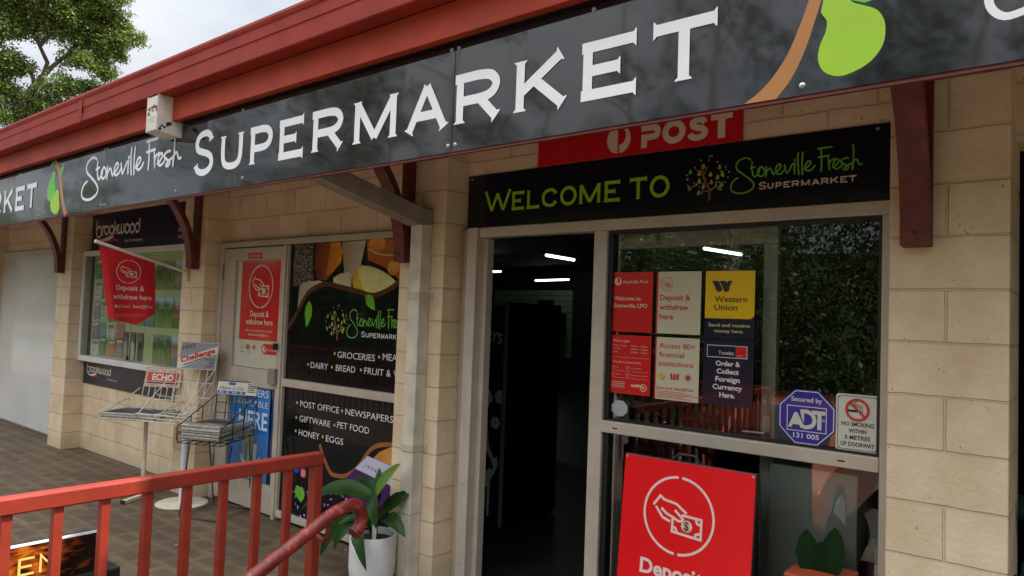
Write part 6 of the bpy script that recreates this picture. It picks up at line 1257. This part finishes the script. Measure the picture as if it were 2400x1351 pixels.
# ------------------------------------------------------------------ parked car (seen in the panes)
def car(name, lab, x, y, z, paint, rz=0):
    t = thing(name, lab, 'car', (x, y, z))
    fr = F((x-.9, y, z), (0, -1, 0), (0, 0, 1))
    low = [(0.02, .42), (.0, .62), (.08, .78), (.35, .90), (1.05, 1.02), (4.15, 1.05), (4.38, .9), (4.42, .45), (4.3, .3), (3.85, .28)]+[(3.5+.37*math.cos(R(a)), .34+.37*math.sin(R(a))) for a in range(0, 181, 18)]+[(1.3, .24)]+[(.85+.37*math.cos(R(a)), .34+.37*math.sin(R(a))) for a in range(0, 181, 18)]+[(.3, .26)]
    q = MB(); q.prism(fr, low, 0, -1.8); q.build('body', paint, t, bevel=.05, seg=3, smooth=True)
    q = MB(); P0 = [(1.0, 1.015), (1.75, 1.55), (2.2, 1.62), (3.6, 1.6), (4.15, 1.04)]
    vs = [fr.p(a, b, -.06-.16*(b-1.0)) for a, b in P0]+[fr.p(a, b, -1.74+.16*(b-1.0)) for a, b in P0]; n = len(P0)
    q.add(vs, [tuple(range(n-1, -1, -1)), tuple(range(n, 2*n))]+[(k, (k+1) % n, n+(k+1) % n, n+k) for k in range(n)]); q.build('roof', paint, t, bevel=.03, smooth=True)
    gm = pm('car_glass', (.01, .012, .012), .05, 0, spec=.8)
    for s in (0, 1):
        h0 = -.045 if s == 0 else -1.755
        for pts in ([(1.3, 1.07), (1.82, 1.5), (2.45, 1.54), (2.45, 1.07)], [(2.52, 1.07), (2.52, 1.54), (3.4, 1.53), (3.85, 1.08)]):
            q = MB(); q.add([fr.p(a, b, (h0-.16*(b-1.0) if s == 0 else h0+.16*(b-1.0))+(.012 if s == 0 else -.012)) for a, b in pts], [(3, 2, 1, 0) if s else (0, 1, 2, 3)]); q.build('window', gm, t)
    q = MB(); q.add([fr.p(1.05, 1.04, -.2), fr.p(1.05, 1.04, -1.6), fr.p(1.72, 1.53, -1.5), fr.p(1.72, 1.53, -.3)], [(0, 1, 2, 3)]); vs = [Vector(v)+Vector((0, .02, .02)) for v in q.v]; q.v = [tuple(v) for v in vs]; q.build('windscreen', gm, t)
    for yy in (.85, 3.5):
        for h in (.0, -1.8):
            sgn = 1 if h == 0 else -1; c = fr.p(yy, .34, h)
            q = MB(); q.lathe((c.x+(-.02 if sgn > 0 else .02)*-1*0, c.y, c.z), [(.20, -.0*sgn), (.33, 0), (.345, .03*sgn), (.345, .2*sgn), (.30, .22*sgn), (.001, .22*sgn)] if sgn > 0 else [(.20, 0), (.33, 0), (.345, -.03), (.345, -.2), (.30, -.22), (.001, -.22)], 32, axis='x'); wh = q.build('wheel', RUB, t, smooth=True)
            q = MB(); n0 = -.006 if sgn > 0 else .006
            for k in range(5):
                a = 2*math.pi*k/5
                for da in (-.18, .18): q.add([(c.x+n0, c.y+.03*math.cos(a+da*3), c.z+.03*math.sin(a+da*3)), (c.x+n0, c.y+.235*math.cos(a+da-.07), c.z+.235*math.sin(a+da-.07)), (c.x+n0, c.y+.235*math.cos(a+da+.07), c.z+.235*math.sin(a+da+.07))], [(0, 1, 2), (2, 1, 0)][:1])
            q.lathe((c.x, c.y, c.z), [(.225, n0*.6), (.245, n0), (.25, n0*.5)], 32, axis='x'); q.build('rim', pm('alloy', (.72, .73, .74), .35, .05), wh); q = MB(); q.lathe((c.x, c.y, c.z), [(.001, n0*-.5), (.222, n0*-.5), (.224, n0*-8)], 28, axis='x'); q.build('hub_disc', pm('hub_grey', (.30, .30, .31), .5, .1), wh)
    for h in (-.1, -1.4):
        q = MB(); q.add([fr.p(.0, .66, h), fr.p(.0, .66, h-.3), fr.p(.10, .80, h-.3), fr.p(.10, .80, h)], [(0, 1, 2, 3), (3, 2, 1, 0)]); q.v = [tuple(Vector(v)+Vector((0, .02, .015))) for v in q.v]; q.build('headlight', pm('lamp_glass', (.7, .72, .75), .1, 0, spec=.8), t)
    q = MB(); q.add([fr.p(-.012, .45, -.55), fr.p(-.012, .45, -1.25), fr.p(-.012, .62, -1.2), fr.p(-.012, .62, -.6)], [(0, 1, 2, 3), (3, 2, 1, 0)]); q.build('grille', BLK, t)
car('parked_car', 'orange car parked nose in to the shop, mirrored in lower right pane', -3.35, -5.3, -1.03, pm('car_orange', (.50, .11, .02), .25, .03, coat=1, metal=.2))
car('parked_car', 'silver car parked further along, mirrored faintly in the shop front', -9.0, -6.2, -1.05, pm('car_silver', (.45, .46, .47), .3, .03, coat=1, metal=.5))

# ------------------------------------------------------------------ trees
def leaves_mesh(name, clumps, n_per, size, mt, parent=None, org=(0, 0, 0), g=None, tubes=None, mats=None, flat=.75, shell=.35):
    vs, fs_, ms = [], [], []
    for (cx, cy, cz, r) in clumps:
        n = int(n_per*r*r)
        for k in range(n):
            while True:
                a, b, c = g.uniform(-1, 1), g.uniform(-1, 1), g.uniform(-1, 1); d = a*a+b*b+c*c
                if shell < d < 1: break
            wob = 1+.25*math.sin(5*a+3*c)+.2*math.sin(7*b+4*a)
            p = Vector((cx+a*r*wob, cy+b*r*wob, cz+c*r*flat*wob)); s = size*g.uniform(.6, 1.3)
            d1 = Vector((g.gauss(0, 1), g.gauss(0, 1), g.gauss(-.5, .8))).normalized(); d2 = d1.cross(Vector((g.gauss(0, 1), g.gauss(0, 1), g.gauss(0, 1)))).normalized()
            k0 = len(vs); vs += [p, p+d1*s*.5+d2*s*.24, p+d1*s, p+d1*s*.5-d2*s*.24]; fs_.append((k0, k0+1, k0+2, k0+3)); ms.append(0)
    q = MB(); q.v, q.f, q.m = [tuple(v) for v in vs], fs_, ms
    if tubes:
        for pts, rr in tubes: q.tube(pts, rr, 6, mi=1)
    return q.build(name, mats or mt, parent, org=None if parent else org)
gt_ = random.Random(21)
tr = thing('gum_tree', 'tall gum tree with loose bright green crown behind the left end of the roof', 'tree', (BR[0][0][0]-.5, BR[0][0][1], -1.1))
q = MB(); a0 = Vector(BR[0][0]); q.tube([(a0.x-.5, a0.y, -1.1), (a0.x-.4, a0.y, a0.z*.5), tuple(a0)]+[Vector(p) for p in BR[0][1:]], [.30, .22, .19, .17, .15, .13], 10)
for l in BR[1:]:
    n = len(l); q.tube([Vector(p)+Vector((gt_.uniform(-.15, .15), gt_.uniform(-.3, .3), 0)) if 0 < i else Vector(p) for i, p in enumerate(l)], [.10*(1-.75*i/(n-1)) for i in range(n)], 7)
tips = [Vector(l[-1]) for l in BR[1:]]+[Vector(p) for l in BR[1:] for p in l[1:]]
for c in CL:
    cc = Vector(c[:3]); b = min(tips, key=lambda p: (p-cc).length)
    md = b.lerp(cc, .5)+Vector((gt_.uniform(-.2, .2), gt_.uniform(-.2, .2), gt_.uniform(-.1, .2)))
    q.tube([b, md, cc], [.05, .035, .015], 5)
    for k in range(5):
        d = Vector((gt_.gauss(0, 1), gt_.gauss(0, 1), gt_.gauss(.2, .8))).normalized()*c[3]*.8; q.tube([cc.lerp(b, .25), cc+d*.5, cc+d], [.02, .014, .006], 4)
q.build('trunk', pm('bark', (.075, .056, .042), .9, .35, 6, .4, 20), tr)
sub = []
for c in CL:
    for k in range(12):
        d = Vector((gt_.gauss(0, 1), gt_.gauss(0, 1), gt_.gauss(0, .8))).normalized()*c[3]*gt_.uniform(.3, .95); sub.append((c[0]+d.x, c[1]+d.y*1.1, c[2]+d.z, c[3]*gt_.uniform(.40, .66)))
leaves_mesh('crown', sub, 1500, .12, leaf_mat('gum_leaf', (.035, .08, .014), (.22, .30, .055), .45, .45), tr, g=gt_, shell=.1)
# woodland across the car park: one far mass, seen in the glossy signs and panes
gw = random.Random(5); cl, tb = [], []
for k in range(46):
    x = -72+k*2.15+gw.uniform(-1, 1); y = gw.uniform(-24, -15.5); h = gw.uniform(5.5, 9) if gw.random() < .5 else gw.uniform(10.5, 16); r = gw.uniform(1.6, 2.6)
    tb.append(([(x, y, -1.1), (x+gw.uniform(-.4, .4), y, h*.45), (x+gw.uniform(-.8, .8), y, h*.85)], [.2, .15, .05]))
    for j in range(13):
        t = gw.random(); cl.append((x+gw.uniform(-1, 1)*r, y+gw.uniform(-1, 1)*r, -.5+(h+.2)*(.12+.88*t), r*gw.uniform(.4, .72)*(1.15-.5*t)))
    for j in range(10): cl.append((x+gw.uniform(-1.4, 1.4), y+gw.uniform(0, 3.0), gw.uniform(-.6, 5.8), gw.uniform(.9, 1.6)))
    for j in range(9): cl.append((x+gw.uniform(-1.4, 1.4), y-gw.uniform(3, 7), gw.uniform(-.6, 6.2), gw.uniform(1.0, 1.7)))
    for j in range(3):
        a = gw.uniform(0, 6.3); z = h*gw.uniform(.3, .75); tb.append(([(x, y, z), (x+1.2*math.cos(a), y+1.2*math.sin(a), z+.6), (x+2.1*math.cos(a+.3), y+2.1*math.sin(a+.3), z+.9)], [.06, .04, .015]))
wd = leaves_mesh('woodland', cl, 330, .17, None, g=gw, tubes=tb, mats=[leaf_mat('bush_leaf', (.012, .035, .008), (.12, .165, .035), .4, .25), pm('pale_bark', (.38, .34, .28), .8, .3, 4)], shell=.2)
wd['kind'] = 'stuff'
